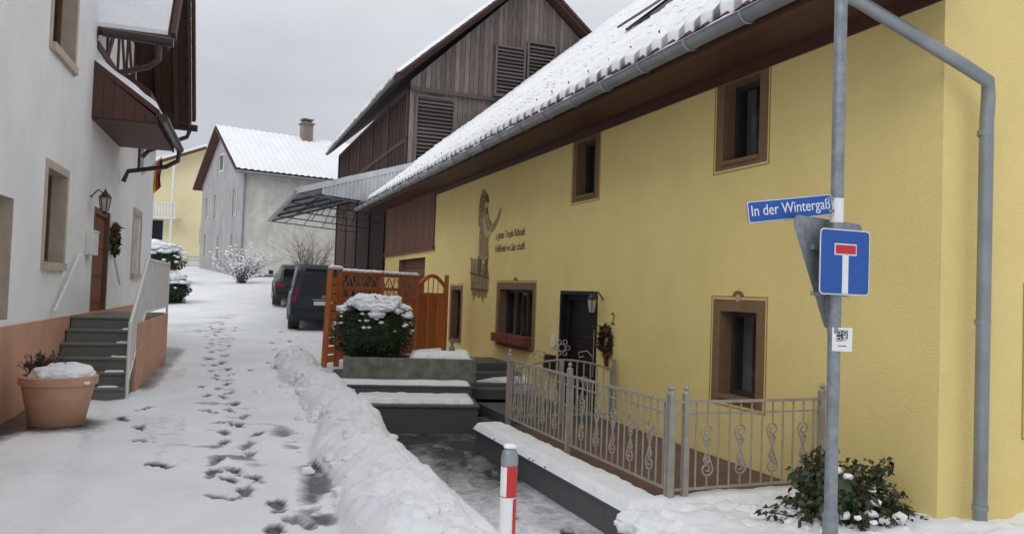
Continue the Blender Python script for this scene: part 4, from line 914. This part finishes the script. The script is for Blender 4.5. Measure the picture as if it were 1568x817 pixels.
# ------------------------------------------------------------------ cars
def car(name,loc,paint,van=True,pitch=.04,rz=AY):
    e=empty(name,rz,loc); e.rotation_euler=(pitch,0,rz)
    mb=MB()
    if van: ST=[(0,.42,.98,1.70,.86,.70,.10),(.08,.30,1.0,1.78,.89,.73,.08),(1.0,.26,1.0,1.82,.90,.74,0),(1.1,.26,1.0,1.82,.90,.74,0),(2.05,.26,.99,1.82,.90,.74,0),(2.13,.26,.99,1.82,.90,.74,0),(2.75,.26,.97,1.78,.90,.73,0),(3.45,.26,.99,1.13,.89,.80,0),(4.2,.3,.86,.95,.84,.74,0),(4.4,.4,.7,.78,.72,.6,0)]
    else: ST=[(0,.42,.86,1.0,.80,.66,.05),(.1,.3,.92,1.1,.85,.66,.05),(.45,.26,.93,1.36,.87,.62,0),(1.1,.24,.93,1.44,.88,.64,0),(1.2,.24,.93,1.44,.88,.64,0),(2.0,.24,.92,1.44,.88,.64,0),(2.08,.24,.92,1.44,.88,.64,0),(3.0,.25,.92,1.02,.87,.76,0),(4.0,.3,.78,.84,.82,.7,0),(4.2,.4,.6,.66,.7,.56,0)]
    rings=[]
    for (y,zb,be,ro,wb,wr,sh) in ST:
        lev=[(wb*.9,zb),(wb,zb+.14),(wb*1.015,(zb+be)/2),(wb*.985,be),(wr,ro-.07),(wr*.86,ro)]
        rings.append([(x,y+(sh*(max(0,z-be)/(ro-be+.001)))*1.2 if sh else y,z) for x,z in lev])
    n=6;V=[]
    for rg in rings: V+= rg+[(-x,y,z) for x,y,z in rg[::-1]]
    k=2*n
    for r_ in range(len(rings)-1):
        for j in range(k):
            a=r_*k+j;b=r_*k+(j+1)%k
            m_=paint
            if j in (3,k-5) and r_ not in ((0,2,4) if van else (0,3,5)) and r_<7: m_='car_glass'
            if j==n-1 and r_ in ((6,) if van else (1,6)): m_='car_glass'
            mb.add([V[a],V[b],V[b+k],V[a+k]],[(0,1,2,3)],m_)
    for i in range(n-1):
        L=rings[0][i];Rr=rings[0][i+1]; mb.add([L,Rr,(-Rr[0],Rr[1],Rr[2]),(-L[0],L[1],L[2])],[(0,1,2,3)],paint)
        L=rings[-1][i];Rr=rings[-1][i+1]; mb.add([L,Rr,(-Rr[0],Rr[1],Rr[2]),(-L[0],L[1],L[2])],[(0,1,2,3)],paint)
    import bmesh
    o=mb.obj('body',e); bm=bmesh.new(); bm.from_mesh(o.data); bmesh.ops.remove_doubles(bm,verts=bm.verts,dist=.0005); bmesh.ops.recalc_face_normals(bm,faces=bm.faces); bm.to_mesh(o.data); bm.free()
    o.data.shade_smooth(); md=o.modifiers.new('b','BEVEL'); md.width=.035; md.segments=3; md.limit_method='ANGLE'; md.angle_limit=R(18)
    mb=MB()
    if van:
        mb.hexa([(-.62,-.012,1.03),(.62,-.012,1.03),(.62,.03,1.03),(-.62,.03,1.03),(-.55,.075,1.58),(.55,.075,1.58),(.55,.12,1.58),(-.55,.12,1.58)],'car_glass')
        for sx in (-1,1): mb.hexa([(sx*.74,-.03,.82),(sx*.86,.0,.82),(sx*.86,.1,.82),(sx*.74,.1,.82),(sx*.67,.03,1.22),(sx*.79,.05,1.22),(sx*.79,.15,1.22),(sx*.67,.15,1.22)],'red_lens')
        mb.box(-.26,.26,-.035,-.0,.72,.83,'plate'); mb.box(-.3,.3,-.05,-.0,.86,.89,'chrome'); mb.tube([(0,-.03,1.05),(.25,-.0,1.2)],.012,'black'); mb.box(-.84,.84,-.09,.1,.36,.56,'rubber'); mb.box(-.5,.5,.04,.2,1.70,1.74,'rubber')
        mb.tube([(0,-.03,.96),(0,-.01,.96)],.05,'chrome',n=16)
        mb.tube([(.70,.5,1.84),(.72,2.6,1.86)],.018,'black'); mb.tube([(-.70,.5,1.84),(-.72,2.6,1.86)],.018,'black')
        wh=(.75,3.5); my=2.85
    else:
        for sx in (-1,1): mb.box(sx*.62-.14,sx*.62+.14,-.03,.08,.72,.86,'red_lens')
        mb.box(-.26,.26,-.02,.02,.62,.72,'plate'); mb.box(-.78,.78,-.06,.1,.34,.5,'rubber'); mb.hexa([(-.58,.1,1.02),(.58,.1,1.02),(.58,.2,1.0),(-.58,.2,1.0),(-.52,.42,1.33),(.52,.42,1.33),(.52,.5,1.3),(-.52,.5,1.3)],'car_glass')
        wh=(.75,3.3); my=2.6
    for sx in (-1,1):
        mb.hexa([(sx*.9,my,1.0),(sx*1.06,my+.02,1.0),(sx*1.06,my+.14,1.0),(sx*.9,my+.14,1.0),(sx*.9,my,1.16),(sx*1.06,my+.02,1.16),(sx*1.06,my+.14,1.16),(sx*.9,my+.14,1.16)],paint)
        for y in wh:
            mb.tube([(sx*.68,y,.32),(sx*.91,y,.32)],.325,'rubber',n=28); mb.tube([(sx*.905,y,.32),(sx*.918,y,.32)],.2,'chrome',n=20)
            mb.tube([(sx*.6,y,.36),(sx*.897,y,.36)],.37,'black',n=28)
    mb.obj('details',e,bevel=.01)
car('parked_van',(-5.22,21.5,.34),'car_paint',True,.04,R(17))
car('parked_car',(-7.75,28.2,.78),'car_paint2',False,.08,R(18))
# ------------------------------------------------------------------ shrubs far
def twigs(name,c,h,w,n,sd,snow):
    e=empty(name,0,c); mb=MB(); g=np.random.default_rng(sd)
    for k in range(n):
        a=g.random()*6.28; b=Vector((g.normal()*.1,g.normal()*.1,0)); pt=[b]; d=Vector((math.cos(a)*w*.6,math.sin(a)*w*.6,h)).normalized()
        L=h*g.uniform(.6,1.1)
        for j in range(4): d=(d+Vector(g.normal(size=3))*.18).normalized(); pt.append(pt[-1]+d*L/4)
        mb.tube(pt,[.018,.014,.01,.007,.004],'twig',n=4)
        for j in range(4):
            s_=pt[1+j%4]; t=s_+(d+Vector(g.normal(size=3))*.5).normalized()*h*.25; mb.tube([s_,t],[.007,.003],'twig',n=4)
            if snow and g.random()<.75: blob('',None,tuple(t),(.08,.08,.05),k,'snow',1,.3,2,mb=mb); blob('',None,tuple((s_+t)/2),(.06,.06,.045),k,'snow',1,.3,2,mb=mb)
    mb.obj('branches',e)
twigs('snowy_shrub',(-13.3,38.0,1.6),1.6,1.6,46,3,True)
twigs('bare_shrub',(-9.8,37.5,1.55),2.5,1.6,60,4,False)
# ------------------------------------------------------------------ world, sun, camera
W=bpy.data.worlds.new('World'); sc.world=W; W.use_nodes=True; nt=W.node_tree; N=nt.nodes; L=nt.links
bg=N['Background']; bg.inputs['Strength'].default_value=.1
sky=N.new('ShaderNodeTexSky'); sky.sky_type='NISHITA'; sky.sun_disc=False
SE,SR=R(42),R(215)
sky.sun_elevation=SE; sky.sun_rotation=SR
tc=N.new('ShaderNodeTexCoord'); sx=N.new('ShaderNodeSeparateXYZ'); L.new(tc.outputs['Generated'],sx.inputs[0])
cr=N.new('ShaderNodeValToRGB'); E=cr.color_ramp.elements
E[0].position=0; E[0].color=(.36,.38,.43,1); E[1].position=1; E[1].color=(1,1,1,1)
for pz,c in ((.10,(.42,.435,.475)),(.28,(.57,.585,.62)),(.5,(.76,.77,.79))):
    e=E.new(pz); e.color=(*c,1)
L.new(sx.outputs['Z'],cr.inputs['Fac'])
mp_=N.new('ShaderNodeMapping'); mp_.inputs['Scale'].default_value=(1,1,3.2); L.new(tc.outputs['Generated'],mp_.inputs[0])
nz=N.new('ShaderNodeTexNoise'); nz.inputs['Scale'].default_value=2.2; nz.inputs['Detail'].default_value=5; L.new(mp_.outputs[0],nz.inputs['Vector'])
mr=N.new('ShaderNodeMapRange'); mr.inputs['From Min'].default_value=.3; mr.inputs['From Max'].default_value=.7; mr.inputs['To Min'].default_value=10.4; mr.inputs['To Max'].default_value=13.0; L.new(nz.outputs['Fac'],mr.inputs['Value'])
vm=N.new('ShaderNodeVectorMath'); vm.operation='SCALE'; L.new(cr.outputs['Color'],vm.inputs[0]); L.new(mr.outputs[0],vm.inputs['Scale'])
mx=N.new('ShaderNodeMix'); mx.data_type='RGBA'; mx.inputs['Factor'].default_value=.95; L.new(sky.outputs[0],mx.inputs['A']); L.new(vm.outputs[0],mx.inputs['B'])
L.new(mx.outputs['Result'],bg.inputs['Color'])
sl=bpy.data.lights.new('sun','SUN'); sl.energy=.8; sl.angle=R(35); sl.color=(1,.98,.95)
so=bpy.data.objects.new('sun',sl); sc.collection.objects.link(so)
dv=Vector((math.sin(SR)*math.cos(SE),math.cos(SR)*math.cos(SE),math.sin(SE)))
so.rotation_euler=dv.to_track_quat('Z','Y').to_euler()
cam=bpy.data.cameras.new('camera'); co=bpy.data.objects.new('camera',cam); sc.collection.objects.link(co)
cam.sensor_width=36; cam.lens=27.1; cam.clip_end=3000; cam.clip_start=.05
co.matrix_world=Matrix.Translation((0,0,1.6))@Matrix.Rotation(R(91.9),4,'X')@Matrix.Rotation(R(2.0),4,'Z')
sc.camera=co
sc.view_settings.view_transform='Standard'; sc.view_settings.look='None'; sc.view_settings.exposure=0
